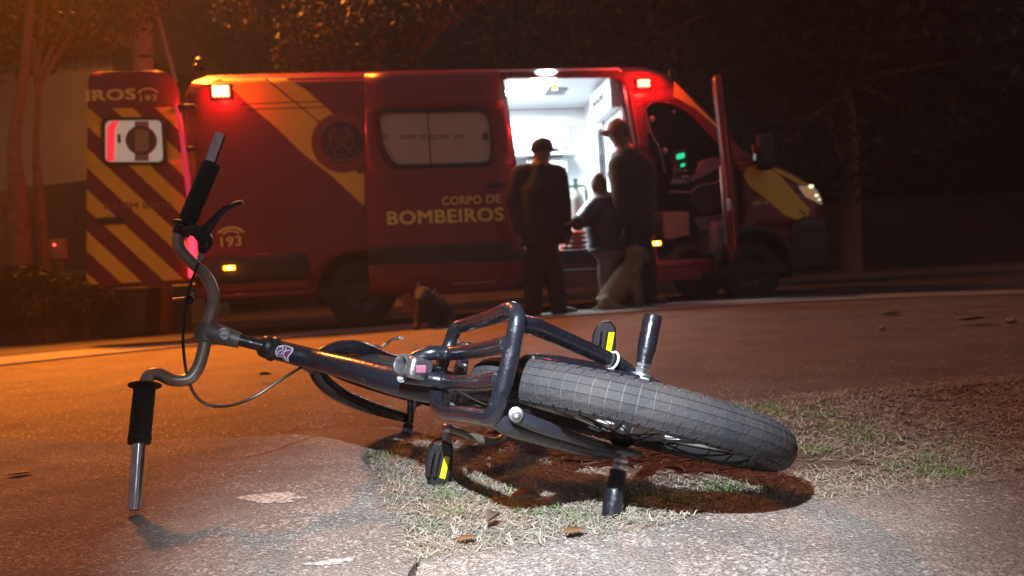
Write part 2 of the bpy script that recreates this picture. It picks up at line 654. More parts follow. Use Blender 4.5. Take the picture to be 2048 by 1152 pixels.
def rv_mat(name, cols, rough=0.7, trans=0.15):
    m, t, b = new_mat(name)
    a = t.nodes.new('ShaderNodeAttribute')
    a.attribute_name = 'rv'
    r = t.nodes.new('ShaderNodeValToRGB')
    r.color_ramp.elements[0].color = (*cols[0], 1)
    r.color_ramp.elements[1].color = (*cols[-1], 1)
    for i, c in enumerate(cols[1:-1]):
        e = r.color_ramp.elements.new((i + 1) / (len(cols) - 1))
        e.color = (*c, 1)
    t.links.new(a.outputs['Fac'], r.inputs['Fac'])
    t.links.new(r.outputs['Color'], b.inputs['Base Color'])
    b.inputs['Roughness'].default_value = rough
    b.inputs['Specular IOR Level'].default_value = 0.3
    return m

m_straw = rv_mat('dry_straw', [(0.15, 0.11, 0.075), (0.28, 0.23, 0.165), (0.38, 0.33, 0.26), (0.47, 0.42, 0.35), (0.55, 0.51, 0.44)])
m_green = rv_mat('green_grass', [(0.06, 0.14, 0.025), (0.11, 0.22, 0.04), (0.17, 0.29, 0.07)])

def build_grass():
    rnd = random.Random(11)
    front = [(-0.345, 1.72), (-0.40, 1.80), (-0.10, 1.93), (0.02, 1.55), (0.20, 1.36), (0.62, 1.34), (0.8, 1.5), (1.15, 1.45), (0.92, 1.24), (0.62, 1.17), (0.36, 1.14), (0.10, 1.045), (-0.155, 0.995), (-0.20, 1.15), (-0.29, 1.45)]
    back = [(0.50, 2.05), (0.62, 2.12), (1.0, 2.2), (1.7, 2.35), (2.6, 2.5), (4.0, 2.4), (3.6, 1.4), (2.2, 1.30), (1.2, 1.25), (0.80, 1.25), (0.62, 1.36), (0.50, 1.6)]
    pts = []
    def clump(x, y):
        return 0.5 + 0.5 * noise2(x * 0.35 + 3, y * 0.35 + 1) + 0.25 * noise2(x * 1.7, y * 1.6)
    while len(pts) < 50000:
        x, y = rnd.uniform(-0.42, 1.2), rnd.uniform(0.98, 1.95)
        if not inside(front, x, y):
            continue
        d = clump(x, y)
        thin = 1.0
        if x > 0.15 and y > 1.22:
            thin = 0.25
        if y > 1.42:
            thin *= 0.42
        if rnd.random() > (0.35 + d) * thin:
            continue
        pts.append((x, y, -0.010 + rnd.random() ** 2 * 0.012))
    blades('dry_grass', pts, m_straw, 0.010, 0.031, (-0.05, 0.60), 0.0014, 1)
    pts = []
    while len(pts) < 26000:
        x, y = rnd.uniform(0.4, 4.0), rnd.uniform(1.2, 2.5)
        if not inside(back, x, y):
            continue
        if rnd.random() > 0.18 + clump(x * .8, y * .8) * 0.9:
            continue
        if rnd.random() > (1.2 / max(1.0, x)) ** 1.8:
            continue
        pts.append((x, y, -0.010 + rnd.random() ** 2 * 0.014))
    blades('dry_grass', pts, m_straw, 0.012, 0.036, (-0.05, 0.6), 0.0016, 2)
    # green tufts
    tufts = [(1268, 1000, .05, 260), (1255, 1022, .04, 160), (1560, 996, .03, 80), (1395, 1012, .045, 160), (1330, 1020, .04, 120), (1190, 990, .04, 120),
             (1080, 1035, .04, 120), (985, 1005, .04, 90), (905, 1040, .03, 60), (880, 1005, .03, 60), (800, 905, .05, 140), (770, 920, .03, 60), (1855, 925, .05, 110),
             (1890, 955, .05, 150), (1790, 940, .03, 50), (1600, 830, .09, 160), (1680, 860, .07, 90), (1520, 822, .06, 120), (1640, 905, .05, 60), (1730, 880, .08, 90), (1000, 955, .03, 50), (850, 1065, .03, 50),
             (1180, 1045, .05, 90), (1480, 1000, .03, 50), (1930, 900, .08, 60), (1450, 985, .03, 60)]
    pts = []
    for (px, py, r, n) in tufts:
        c = G(px, py, -0.01)
        for _ in range(n):
            a, q = rnd.uniform(0, 6.283), r * math.sqrt(rnd.random())
            pts.append((c.x + q * math.cos(a), c.y + q * math.sin(a) * 0.8, -0.010 + rnd.random() * 0.004))
    # thin green everywhere among the straw
    for _ in range(1500):
        x, y = rnd.uniform(-0.4, 1.6), rnd.uniform(0.98, 2.2)
        if (inside(front, x, y) or inside(back, x, y)) and noise2(x * .5 + 9, y * .5) > 0.05:
            pts.append((x, y, -0.008))
    blades('green_grass', pts, m_green, 0.012, 0.034, (0.3, 1.2), 0.0018, 3, curl=0.5)
    # loose straw scattered on bare soil
    pts = []
    for _ in range(1300):
        x, y = rnd.uniform(-0.25, 1.0), rnd.uniform(1.15, 1.9)
        if inside([(-0.35, 1.9), (0.55, 2.0), (1.1, 1.6), (0.9, 1.25), (0.1, 1.1), (-0.2, 1.2)], x, y):
            pts.append((x, y, -0.006))
    blades('loose_straw', pts, m_straw, 0.012, 0.045, (-0.1, 0.25), 0.0014, 5, curl=0.6)
build_grass()

m_grit = rv_mat('grit', [(0.09, 0.065, 0.05), (0.20, 0.15, 0.12), (0.36, 0.30, 0.26), (0.50, 0.44, 0.40)], 0.5)
m_fleck = rv_mat('surface_fleck', [(0.10, 0.085, 0.07), (0.22, 0.185, 0.16), (0.34, 0.295, 0.26), (0.52, 0.47, 0.43)], 0.6)
def grains(name, pts, mat, smin, smax, stretch, seed):
    """Flattened four-sided grains standing out of the surface."""
    rng = np.random.default_rng(seed)
    P0 = np.array(pts); n = len(P0)
    s = rng.uniform(smin, smax, n); a = rng.uniform(-0.9, 0.9, n) if stretch > 1.5 else rng.uniform(0, 6.28, n)
    L = s * stretch * rng.uniform(.6, 1.4, n)
    ux = np.stack([np.cos(a), np.sin(a), np.zeros(n)], 1); uy = np.stack([-np.sin(a), np.cos(a), np.zeros(n)], 1)
    up = np.array([0, 0, 1.0])[None]
    V = np.stack([P0 - ux * L[:, None], P0 - uy * s[:, None], P0 + ux * L[:, None], P0 + uy * s[:, None],
                  P0 + up * (s * .75)[:, None] + ux * (L * rng.uniform(-.3, .3, n))[:, None]], 1)
    F = (np.arange(n) * 5)[:, None, None] + np.array([[0, 1, 4], [1, 2, 4], [2, 3, 4], [3, 0, 4]])[None]
    F = F.reshape(-1, 3)
    me = bpy.data.meshes.new(name)
    me.vertices.add(n * 5); me.vertices.foreach_set('co', V.reshape(-1))
    me.loops.add(F.size); me.loops.foreach_set('vertex_index', F.reshape(-1).astype(np.int32))
    me.polygons.add(len(F)); me.polygons.foreach_set('loop_start', np.arange(0, F.size, 3, dtype=np.int32))
    me.update(calc_edges=True)
    at = me.attributes.new('rv', 'FLOAT', 'POINT')
    at.data.foreach_set('value', np.repeat(rng.random(n), 5).astype(np.float32))
    me.materials.append(mat)
    o = bpy.data.objects.new(name, me); COL.objects.link(o); o['kind'] = 'stuff'
    return o

def build_grains():
    rnd = random.Random(77)
    slabL = [(-3, 2.2), (-1.55, 2.15), (-1.25, 2.05), (-0.98, 1.99), (-0.6, 2.02), (-0.33, 1.92), (-0.36, 1.72), (-0.31, 1.5), (-0.22, 1.15), (-0.165, 1.0), (-0.16, 0.7), (-3, 0.7)]
    slabR = [(-0.15, 0.7), (-0.14, 0.985), (0.0, 1.02), (0.16, 1.07), (0.36, 1.14), (0.56, 1.17), (0.8, 1.2), (1.4, 1.25), (3, 1.4), (3, 0.7)]
    pts = []
    while len(pts) < 21000:
        y = 0.75 + 1.4 * rnd.random() ** 1.2
        x = rnd.uniform(-1.05, 1.05) * y * 0.75
        if inside(slabL, x, y) or inside(slabR, x, y):
            if rnd.random() < 0.12 + 1.0 * max(0, noise2(x * .22 + 4, y * .3 + 2) + .25):
                pts.append((x, y, 0.0))
    grains('concrete_fleck', pts, m_fleck, 0.0006, 0.0013, 3.4, 5)
    pts = []
    while len(pts) < 16000:
        y = 1.95 + 3.2 * rnd.random() ** 1.6
        x = rnd.uniform(-.78, .78) * y
        if not inside(slabL, x, y) and (x < 0.5 or y > 2.2 + .1 * x):
            if rnd.random() < 0.3 + max(0, noise2(x * .2 + 1, y * .25) + .3):
                pts.append((x, y, zg(x, y) - 0.020))
    grains('road_grit', pts, m_grit, 0.0011, 0.0028, 1.3, 6)
build_grains()
# ================================================================ THE BICYCLE
m_frame = M('frame_paint', (0.008, 0.009, 0.015), 0.30, 0.0, coat=0.6, var=(0.085, 0.082, 0.095), scale=75, contrast=(0.64, 0.72), rvar=0.12, bump=0.10, bscale=140)
m_framedull = M('frame_paint_worn', (0.018, 0.020, 0.030), 0.42, 0.0, var=(0.04, 0.041, 0.05), scale=30, coat=0.3, bump=0.15, bscale=90, contrast=(0.5, 0.8))
m_bar = M('aged_bar_metal', (0.46, 0.43, 0.39), 0.40, 0.75, var=(0.32, 0.28, 0.23), scale=22, rvar=0.1)
m_chrome = M('chrome_tube', (0.68, 0.68, 0.72), 0.16, 1.0, var=(0.5, 0.5, 0.54), scale=50, rvar=0.07)
m_alu = M('cast_alloy', (0.42, 0.42, 0.44), 0.38, 0.9, var=(0.26, 0.26, 0.28), scale=60, bump=0.1, bscale=160)
m_stem = M('stem_alloy', (0.22, 0.22, 0.22), 0.48, 0.6, var=(0.16, 0.16, 0.16), scale=40)
m_rubber = M('grip_rubber', (0.014, 0.014, 0.016), 0.55, bump=0.2, bscale=300)
m_tyre = M('tyre_rubber', (0.026, 0.027, 0.034), 0.75, var=(0.055, 0.049, 0.048), scale=14, bump=0.25, bscale=220, spec=0.35)
m_tyregroove = M('dusty_tyre_groove', (0.16, 0.14, 0.13), 0.9, var=(0.09, 0.075, 0.07), scale=30)
m_tyredark = M('black_tyre_rubber', (0.018, 0.018, 0.02), 0.7, bump=0.2, bscale=200)
m_rim = M('white_rim', (0.74, 0.76, 0.78), 0.35, var=(0.60, 0.61, 0.62), scale=20)
m_black = M('black_plastic', (0.012, 0.012, 0.014), 0.42)
m_spoke = M('black_spoke', (0.012, 0.012, 0.014), 0.35, 0.4)
m_cable = M('cable_housing', (0.012, 0.012, 0.014), 0.3)
m_ziptie = M('white_nylon', (0.72, 0.72, 0.70), 0.4)
m_yref = M('yellow_reflector', (0.85, 0.72, 0.02), 0.25, emis=None, coat=0.6)
m_pink = M('faded_pink_paint', (0.22, 0.04, 0.09), 0.5, var=(0.22, 0.17, 0.20), scale=90)
m_steel = M('steel_bolt', (0.45, 0.46, 0.50), 0.3, 0.95)
m_stw = M('sticker_white', (0.55, 0.52, 0.58), 0.5)
m_stp = M('sticker_purple', (0.10, 0.03, 0.16), 0.5)
m_str = M('sticker_red', (0.32, 0.03, 0.06), 0.5)

def build_bike():
    H = P(1252, 832, 1.178)                                   # rear hub
    A = (P(1305, 632, 1.212) - P(1222, 1035, 1.142)).normalized()   # axle direction, up
    bike = thing('bicycle', 'black trick bicycle with axle pegs and no saddle, lying on its side', 'bicycle', (H.x, H.y, 0))
    T = lambda name, pts, r, mat, par=bike, n=14, sm=5, **k: obj(name, MB().tube(pts, r, n=n, sm=sm), mat, par, **k)
    X, Y_, _ = frame_to(A)

    # ---- wheels
    def wheel(C, A, R, tr, tyre_m, tread, n_sp=36, seed=0):
        X, Y, Z = frame_to(A)
        rc = R - tr
        ty = MB()
        prof = []
        for k in range(20):
            a = 2 * math.pi * k / 20
            prof.append((rc + tr * math.cos(a) * (1.0 if math.cos(a) > 0 else 0.75), tr * 0.97 * math.sin(a)))
        ty.lathe(C, A, prof, n=96, closed=True)
        o = obj('tyre', ty, [tyre_m if not tread else m_tyredark, m_tyregroove], bike, smooth='all')
        if tread:
            ri_ = root_mat(bike)
            for p in o.data.polygons:
                q = ri_ @ p.center - C
                rad = (q - Z * q.dot(Z)).length - rc
                if rad > tr * 0.42:
                    p.material_index = 1
        if tread:
            mb = MB()
            rows = [(-74, -55, .0024), (-53.8, -33, .0018), (-32.2, -11.2, .0013), (-10.6, 10.6, .0013), (11.2, 32.2, .0013), (33, 53.8, .0018), (55, 74, .0024)]
            nb = 80
            for ri, (a0, a1, hgt) in enumerate(rows):
                for k in range(nb):
                    off = 0.0 if 0 < ri < 6 else 0.5
                    g = 0.035 if 0 < ri < 6 else 0.10
                    t0 = 2 * math.pi * (k + off + g) / nb
                    t1 = 2 * math.pi * (k + off + 1 - g) / nb
                    V = []
                    for hh in (-0.001, hgt):
                        for (aa, bb) in ((a0, t0), (a1, t0), (a1, t1), (a0, t1)):
                            sk = 0.10 * math.radians(aa) * 0.35
                            f = 1.0 if hh < 0 else 0.97
                            am = (a0 + a1) / 2 + (aa - (a0 + a1) / 2) * f
                            e = math.radians(am)
                            rr = rc + (tr + hh) * math.cos(e)
                            zz = (tr * 0.97 + hh) * math.sin(e)
                            tt = bb + sk * abs(math.sin(e)) * 0.3
                            V.append(C + X * rr * math.cos(tt) + Y * rr * math.sin(tt) + Z * zz)
                    mb.add(V, [(4, 5, 6, 7), (0, 1, 5, 4), (1, 2, 6, 5), (2, 3, 7, 6), (3, 0, 4, 7)])
            b = obj('tread_block', mb, m_tyre, o, smooth=False, kind='stuff')
        rim = MB()
        rr = rc - tr * 0.62
        rim.lathe(C, A, [(rr + .004, -.015), (rr + .008, -.012), (rr - .010, -.011), (rr - .016, -.006), (rr - .016, .006), (rr - .010, .011), (rr + .008, .012), (rr + .004, .015), (rr - .002, 0.0)], n=72, closed=True)
        rm = obj('rim', rim, m_rim if tread else m_black, bike)
        hub = MB()
        hub.lathe(C, A, [(.009, -.050), (.028, -.034), (.028, -.030), (.013, -.024), (.013, .024), (.028, .030), (.028, .034), (.009, .050)], n=20)
        hb = obj('hub', hub, m_black, bike)
        rnd = random.Random(seed)
        sp = MB().tube([C + X * 0.026 + Z * .032, C + X * 0.2], 0.0010, n=5, sm=0)
        for k in range(n_sp):
            side = 1 if k % 2 else -1
            t = 2 * math.pi * k / n_sp
            dt = (0.9 if (k // 2) % 2 else -0.9)
            p0 = C + (X * math.cos(t + dt) + Y * math.sin(t + dt)) * 0.026 + Z * (.032 * side)
            p1 = C + (X * math.cos(t) + Y * math.sin(t)) * (rr - .012) + Z * (.002 * side)
            s = MB().tube([p0, p1], 0.0012, n=5, sm=0)
            obj('spoke', s, m_spoke, rm, smooth=True)
    wheel(H, A, 0.254, 0.0315, m_tyre, True)

    # front wheel, turned with the bars
    FU, FL = P(856, 706, 1.86), P(819, 842, 1.74)
    FC, FA = (FU + FL) / 2, (FU - FL).normalized()
    fv = (FC - CAM).normalized()
    FA = (FA - fv * FA.dot(fv) + fv * 0.09).normalized()
    wheel(FC, FA, 0.240, 0.025, m_tyredark, False, seed=2)
    T('front_axle', [FL + (FL - FU) * 0.10, FU + (FU - FL) * .1], 0.007, m_steel, sm=0)
    obj('axle_nut', MB().lathe(FL + (FL - FU) * 0.06, FL - FU, [(0, 0), (.013, 0), (.013, .022), (0, .022)], n=6), m_black, bike)

    # ---- rear axle, pegs and dropouts
    def peg(p0, p1, r):
        d = (p1 - p0).normalized()
        L = (p1 - p0).length
        o = obj('peg', MB().lathe(p0, d, [(0, 0), (r * .80, 0), (r * .84, .010), (r * 1.0, .024), (r, L - .003), (r * .96, L), (r * .74, L), (r * .72, L - .03), (0, L - .03)], n=28), m_frame, bike)
        return o
    u0, u1 = P(1287, 727, 1.200), P(1306, 631, 1.215)
    l0, l1 = P(1237, 940, 1.158), P(1222, 1036, 1.140)
    peg(u0, u1, 0.0150)
    peg(l0, l1, 0.0158)
    T('axle', [u0, l0], 0.007, m_steel, sm=0)
    for (p, d) in ((P(1283, 748, 1.196), A), (P(1242, 912, 1.163), -A)):
        for k in range(2):
            obj('axle_nut', MB().lathe(p + d * (0.001 + .010 * k), d, [(0, 0), (.0125 - .001 * k, 0), (.0130 - .001 * k, .004), (.0120 - .001 * k, .0085), (0, .0085)], n=6), m_steel, bike, smooth=False)
    def plate(c, d, ln, wd, th, mat, side, name='dropout'):
        d = d.normalized()
        s = A.cross(d).normalized()
        pts = [(-ln * .9, -wd * .35), (-ln * .2, -wd * .5), (ln * .25, -wd * .5), (ln * .42, -wd * .3), (ln * .5, 0), (ln * .42, wd * .3), (ln * .25, wd * .5), (-ln * .2, wd * .5), (-ln * .9, wd * .35)]
        return obj(name, MB().prism(pts, c, d, s, A * th * side), mat, bike, bevel=0.0012)
    fwd = (P(1060, 790, 1.36) - H).normalized()
    rear_up = P(1281, 755, 1.194)
    rear_lo = P(1246, 903, 1.162)
    plate(rear_up, -fwd, .075, .048, .007, m_frame, -1)
    plate(rear_lo, -fwd, .075, .048, .007, m_framedull, 1)
    obj('washer', MB().lathe(rear_up + A * .001, A, [(0, 0), (.020, 0), (.020, .004), (0, .004)], n=24), m_alu, bike)
    obj('washer', MB().lathe(rear_lo - A * .001, -A, [(0, 0), (.021, 0), (.021, .004), (0, .004)], n=24), m_alu, bike)

    # ---- main frame
    seat = P(806, 728, 1.185)
    bb = P(1040, 786, 1.45)
    ht0, ht1 = P(534, 694, 1.445), P(612, 717, 1.50)
    T('head_tube', [ht0, ht1], 0.0195, m_frame, n=24, sm=0)
    T('top_tube', [P(552, 700, 1.458), P(590, 709, 1.452), P(640, 722, 1.44), P(720, 742, 1.36), P(800, 764, 1.30), P(880, 778, 1.27), P(935, 775, 1.29)], [0.0195, 0.0198, 0.0202, 0.0225, 0.0255, 0.026, 0.022], m_frame, n=24)
    T('down_tube', [P(612, 718, 1.52), P(800, 765, 1.50), bb], 0.020, m_frame, n=16, sm=0)
    T('seat_tube', [P(835, 738, 1.20), P(880, 752, 1.25), P(960, 775, 1.36), bb], [0.0170, 0.0165, 0.0165, 0.0165], m_frame, n=20)
    # open seat clamp facing the camera
    sd = (P(845, 739, 1.215) - P(803, 728, 1.18)).normalized()
    c0 = P(801, 728, 1.178)
    cl = obj('seat_clamp', MB().lathe(c0, sd, [(.0125, .030), (.0125, .001), (.0140, -.001), (.0165, .0), (.0178, .004), (.0178, .010), (.0170, .012), (.0170, .020), (.0182, .022), (.0182, .036), (.0165, .040)], n=36), m_alu, bike)
    obj('clamp_slot', MB().box(c0 + sd * .022 + (P(812, 728, 1.165) - P(801, 728, 1.178)) * 0.6, (.026, .006, .004), (sd, A.cross(sd).normalized(), A)), m_pink, cl, bevel=.0005)
    lug = obj('seat_lug', MB().box(P(838, 738, 1.172), (.046, .020, .034), (sd, A.cross(sd).normalized(), (sd.cross(A.cross(sd).normalized())).normalized())), m_alu, bike, bevel=.006)
    obj('clamp_bolt', MB().tube([P(826, 714, 1.160), P(820, 746, 1.160)], 0.0032, n=10, sm=0), m_steel, cl)
    obj('paint_patch', MB().box(P(842, 738, 1.152), (.016, .003, .012), (_r, Vector((0, 1, 0)), _u)), m_pink, lug, bevel=.001)
    obj('clamp_bolt', MB().lathe(P(803, 756, 1.185), Vector((-.1, -1, .2)), [(0, .005), (.004, .005), (.005, .001), (.007, .001), (.007, -.006)], n=16), m_steel, cl)

    # ---- the welded hoop behind the seat tube
    hoop = [P(1030, 622, 1.0), P(1034, 640, 0.985), P(1024, 700, 0.98), P(1008, 765, 0.975), P(992, 815, 0.975), P(978, 834, 0.985), P(940, 829, 1.04), P(896, 825, 1.12), P(876, 812, 1.17), P(874, 780, 1.20), P(882, 735, 1.25), P(899, 690, 1.27), P(912, 658, 1.265), P(935, 649, 1.24), P(985, 634, 1.10), P(1016, 620, 1.02)]
    T('rear_hoop', hoop + [hoop[0]], 0.0116, m_frame, n=18, sm=5)
    T('hoop_bar', [P(826, 716, 1.19), P(862, 706, 1.19), P(910, 706, 1.19), P(965, 699, 1.08), P(1014, 688, 0.99)], [0.009, .0115, .0115, .0115, .0112], m_frame)
    T('hoop_bar', [P(812, 755, 1.19), P(860, 758, 1.18), P(905, 765, 1.165), P(955, 766, 1.06), P(1000, 760, 0.985)], [0.010, .0122, .0122, .0122, .012], m_frame)
    # stays from the hoop's corners to the dropouts
    T('stay', [P(1036, 648, 1.0), P(1066, 652, 1.03), P(1100, 666, 1.07), P(1170, 697, 1.14), P(1225, 722, 1.185), P(1268, 745, 1.203)], [.0125, .0125, .0125, .0125, .0118, .0085], m_frame)
    T('stay', [P(990, 832, .985), P(1008, 848, .995), P(1040, 860, 1.02), P(1110, 880, 1.08), P(1180, 898, 1.14), P(1236, 908, 1.165)], [.0125, .0125, .0132, .0132, .0125, .009], m_framedull)
    T('brake_stay', [P(1048, 722, 1.06), P(1120, 733, 1.10), P(1200, 745, 1.15), P(1270, 754, 1.190)], [.0085, .0085, .008, .007], m_frame)
    T('brake_stay', [P(1030, 832, .985), P(1080, 852, 1.01), P(1150, 876, 1.07), P(1225, 900, 1.164)], [.0095, .0100, .0085, .008], m_framedull)
    for (px, py, Yd, r) in ((1058, 720, 1.045, .0080), (1032, 829, .975, .0092)):
        c = P(px, py, Yd)
        d = (CAM - c).normalized()
        b = obj('stay_bolt', MB().lathe(c, d, [(r * 1.15, -.022), (r * 1.15, -.004), (r, 0), (r * .62, .001), (r * .6, .005), (r * .35, .006), (r * .3, .003), (0, .003)], n=20), m_alu, bike)
    T('chainstay', [P(1060, 745, 1.40), P(1150, 752, 1.31), P(1262, 760, 1.240)], .0095, m_frame)
    T('chainstay', [P(1020, 850, 1.40), P(1120, 888, 1.30), P(1232, 905, 1.190)], .0095, m_frame)
    # hex post and bracket seen through the hoop
    T('seat_bracket', [P(925, 722, 1.28), P(912, 775, 1.24)], .011, m_frame, sm=0)
    obj('bracket_plate', MB().box(P(925, 745, 1.262), (.016, .010, .030), (_r, Vector((0, 1, 0)), _u)), m_alu, bike, bevel=.002)
    T('hex_post', [P(913, 790, 1.22), P(903, 828, 1.20)], .0075, m_alu, n=6, sm=0)
    T('brake_rod', [P(915, 778, 1.20), P(950, 797, 1.19), P(975, 808, 1.18)], .003, m_alu, sm=3)
    T('bracket_ring', [P(925 + 10 * math.cos(a), 693 + 7 * math.sin(a), 1.30) for a in np.linspace(0, 6.283, 13)[:-1]], .0025, m_steel, sm=0)
    obj('bracket_cap', MB().lathe(P(938, 692, 1.29), CAM - P(938, 692, 1.29), [(.007, -.01), (.007, 0), (.003, .002), (0, .002)], n=14), m_steel, bike)

    # ---- bottom bracket, cranks, sprocket, chain and pedals
    bbu, bbl = bb + A * .060, bb - A * .060
    T('bottom_bracket', [bb + A * .038, bb - A * .038], .022, m_frame, n=24, sm=0)
    T('crank_axle', [bbu + A * .01, bbl - A * .01], .0095, m_steel, sm=0)
    sX, sY, _ = frame_to(A)
    spk = MB()
    teeth = []
    for k in range(72):
        a = 2 * math.pi * k / 72
        rr = .060 if k % 2 else .0555
        teeth.append((rr * math.cos(a), rr * math.sin(a)))
    spk.prism(teeth, bb + A * .044, sX, sY, A * .004)
    obj('sprocket', spk, m_black, bike, smooth=False)
    cog = H + A * .044
    # chain as links along its loop
    line = []
    d0 = (cog - (bb + A * .046)).normalized()
    s0 = A.cross(d0).normalized()
    for k in range(13):
        a = math.pi / 2 + math.pi * k / 12
        line.append(bb + A * .046 + (d0 * math.cos(a) + s0 * math.sin(a)) * .058)
    for k in range(13):
        a = -math.pi / 2 + math.pi * k / 12
        line.append(cog + (d0 * math.cos(a) + s0 * math.sin(a)) * .028)
    line.append(line[0])
    seg, acc = [], 0
    tot = sum((line[i + 1] - line[i]).length for i in range(len(line) - 1))
    nl = int(tot / .0127)
    cm = MB()
    i, rem = 0, 0.0
    pos = []
    for k in range(nl):
        tgt = k * tot / nl
        a = 0.0
        for j in range(len(line) - 1):
            L = (line[j + 1] - line[j]).length
            if a + L >= tgt:
                pos.append((line[j].lerp(line[j + 1], (tgt - a) / L), (line[j + 1] - line[j]).normalized()))
                break
            a += L
    for p, d in pos:
        cm.box(p, (.0118, .008, .005), (d, A.cross(d).normalized(), A))
    obj('chain', cm, m_black, bike, smooth=False)
    obj('rear_cog', MB().lathe(cog - A * .003, A, [(0, 0), (.027, 0), (.027, .005), (0, .005)], n=24), m_black, bike)

    ped_lo, ped_up = P(895, 858, 1.385), P(1212, 738, 1.52)
    T('crank_arm', [bbl - A * .008, P(1010, 874, 1.45), P(985, 884, 1.44), P(940, 872, 1.41), ped_lo], [.011, .0095, .0085, .0085, .009], m_bar, sm=4)
    T('crank_arm', [bbu + A * .008, P(1120, 720, 1.48), ped_up], [.011, .009, .009], m_frame, sm=2)
    obj('pedal_boss', MB().ball(ped_lo, .011), m_steel, bike)
    def pedal(px_body, Yd, refl, axis_from, off):
        pts2 = [P(x, y, Yd) for x, y in px_body]
        c = sum(pts2, Vector()) / len(pts2)
        n = (P(px_body[0][0], px_body[0][1], Yd + .01) - pts2[0]).normalized()
        n = Vector((off * .28, 1, .0)).normalized()
        body = MB()
        V = [p - n * .006 for p in pts2] + [p + n * .040 for p in pts2]
        k = len(pts2)
        body.add(V, [tuple(range(k)), tuple(range(2 * k - 1, k - 1, -1))] + [(i, i + k, (i + 1) % k + k, (i + 1) % k) for i in range(k)])
        b = obj('pedal', body, m_black, bike, bevel=.004)
        rp = [P(x, y, Yd) - n * .009 for x, y in refl]
        rf = MB()
        V = rp + [p + n * .004 for p in rp]
        rf.add(V, [(0, 1, 2, 3), (7, 6, 5, 4)] + [(i, i + 4, (i + 1) % 4 + 4, (i + 1) % 4) for i in range(4)])
        ro = obj('reflector', rf, m_yref, b, smooth=False)
        # facets of the reflector
        fm = MB()
        for i in range(9):
            for j in range(2):
                a = rp[0].lerp(rp[3], (i + .5) / 9)
                e = rp[1].lerp(rp[2], (i + .5) / 9)
                fm.ball(a.lerp(e, .27 + .46 * j) - n * .0002, .0030, n=6, s=(1, .5, 1))
        obj('reflector_facet', fm, m_yref, ro, smooth=False)
        return b, c, n
    b, c, n = pedal([(868, 886), (890, 880), (906, 893), (905, 940), (896, 962), (880, 973), (862, 972), (851, 955), (850, 925), (856, 900)], 1.37, [(889, 909), (900, 912), (890, 956), (879, 953)], ped_lo, -0.3)
    for (x0, x1) in ((857, 866), (868, 878)):
        obj('pedal_rib', MB().tube([P(x1, 902, 1.352), P((x0 + x1) / 2 - 2, 930, 1.350), P(x0, 952, 1.352)], .0035, n=8, sm=3), m_rubber, b)
    T('pedal_spindle', [ped_lo, P(893, 892, 1.378)], [.0078, .0095], m_steel, sm=0)
    b, c, n = pedal([(1206, 643), (1222, 642), (1232, 655), (1232, 690), (1226, 720), (1210, 727), (1190, 725), (1183, 706), (1185, 672), (1194, 652)], 1.52, [(1217, 664), (1229, 664), (1221, 708), (1210, 708)], ped_up, 0.3)
    for (x0, x1) in ((1192, 1200), (1203, 1211)):
        obj('pedal_rib', MB().tube([P(x1, 662, 1.502), P((x0 + x1) / 2, 690, 1.500), P(x0, 712, 1.502)], .0035, n=8, sm=3), m_rubber, b)
    T('pedal_spindle', [ped_up, P(1210, 725, 1.525)], .009, m_steel, sm=0)

    # ---- fork
    T('steerer_crown', [ht1, P(636, 734, 1.535)], .021, m_frame, n=20, sm=0)
    T('fork_leg', [P(632, 722, 1.53), P(650, 706, 1.545), P(685, 695, 1.57), P(725, 697, 1.60), P(790, 720, 1.70), P(856, 718, 1.84)], [.015, .0155, .0155, .0145, .012, .010], m_frame)
    T('fork_leg', [P(632, 742, 1.53), P(648, 765, 1.54), P(676, 787, 1.555), P(716, 806, 1.60), P(770, 824, 1.67), P(818, 838, 1.74)], [.016, .0165, .0155, .015, .013, .010], m_frame)
    T('front_stay', [P(820, 782, 1.72), P(821, 846, 1.72)], .0075, m_frame, sm=0)

    # ---- headset, stem, handlebar
    hd = (ht1 - ht0).normalized()
    T('quill', [P(474, 679, 1.43), P(530, 693, 1.445)], .0115, m_frame, n=20, sm=0)
    obj('headset', MB().lathe(P(520, 690, 1.442), hd, [(.0115, 0), (.0155, .001), (.0205, .006), (.0215, .012), (.0225, .016), (.0200, .018), (.0200, .020), (.0240, .024), (.0245, .030), (.0215, .034), (.0195, .038)], n=32), m_black, bike)
    st0, st1 = P(414, 664, 1.425), P(480, 681, 1.43)
    T('stem', [P(424, 666, 1.425), P(445, 671, 1.425), st1], [.0215, .0185, .0145], m_stem, n=24, sm=3)
    bd = (P(420, 640, 1.432) - P(408, 690, 1.42)).normalized()
    T('stem_clamp', [P(417, 647, 1.428), P(410, 682, 1.422)], .0205, m_stem, n=28, sm=0)
    bc = P(448, 668, 1.402)
    dd = (CAM - bc).normalized()
    obj('stem_bolt', MB().lathe(bc, dd, [(.0115, -.012), (.0115, .001), (.0085, .002), (.0080, -.001), (.0045, -.001), (.0040, .002), (0, .002)], n=24), m_alu, bike)
    bar_up = [P(416, 650, 1.428), P(427, 606, 1.44), P(424, 576, 1.45), P(407, 546, 1.455), P(380, 522, 1.46), P(360, 498, 1.465), P(357, 475, 1.47), P(368, 450, 1.475), P(378, 430, 1.48)]
    bar_lo = [P(411, 680, 1.422), P(405, 708, 1.415), P(396, 735, 1.405), P(378, 758, 1.395), P(345, 760, 1.385), P(316, 748, 1.375), P(298, 752, 1.368), P(290, 772, 1.36), P(287, 800, 1.35)]
    T('handlebar', bar_up[::-1] + bar_lo, .0115, m_bar, n=20, sm=5)
    e0, e1 = P(279, 875, 1.325), P(269, 1020, 1.282)
    T('bar_end', [P(284, 800, 1.345), e1], .0113, m_chrome, n=24, sm=0, label='bare chrome tube end below the grip')
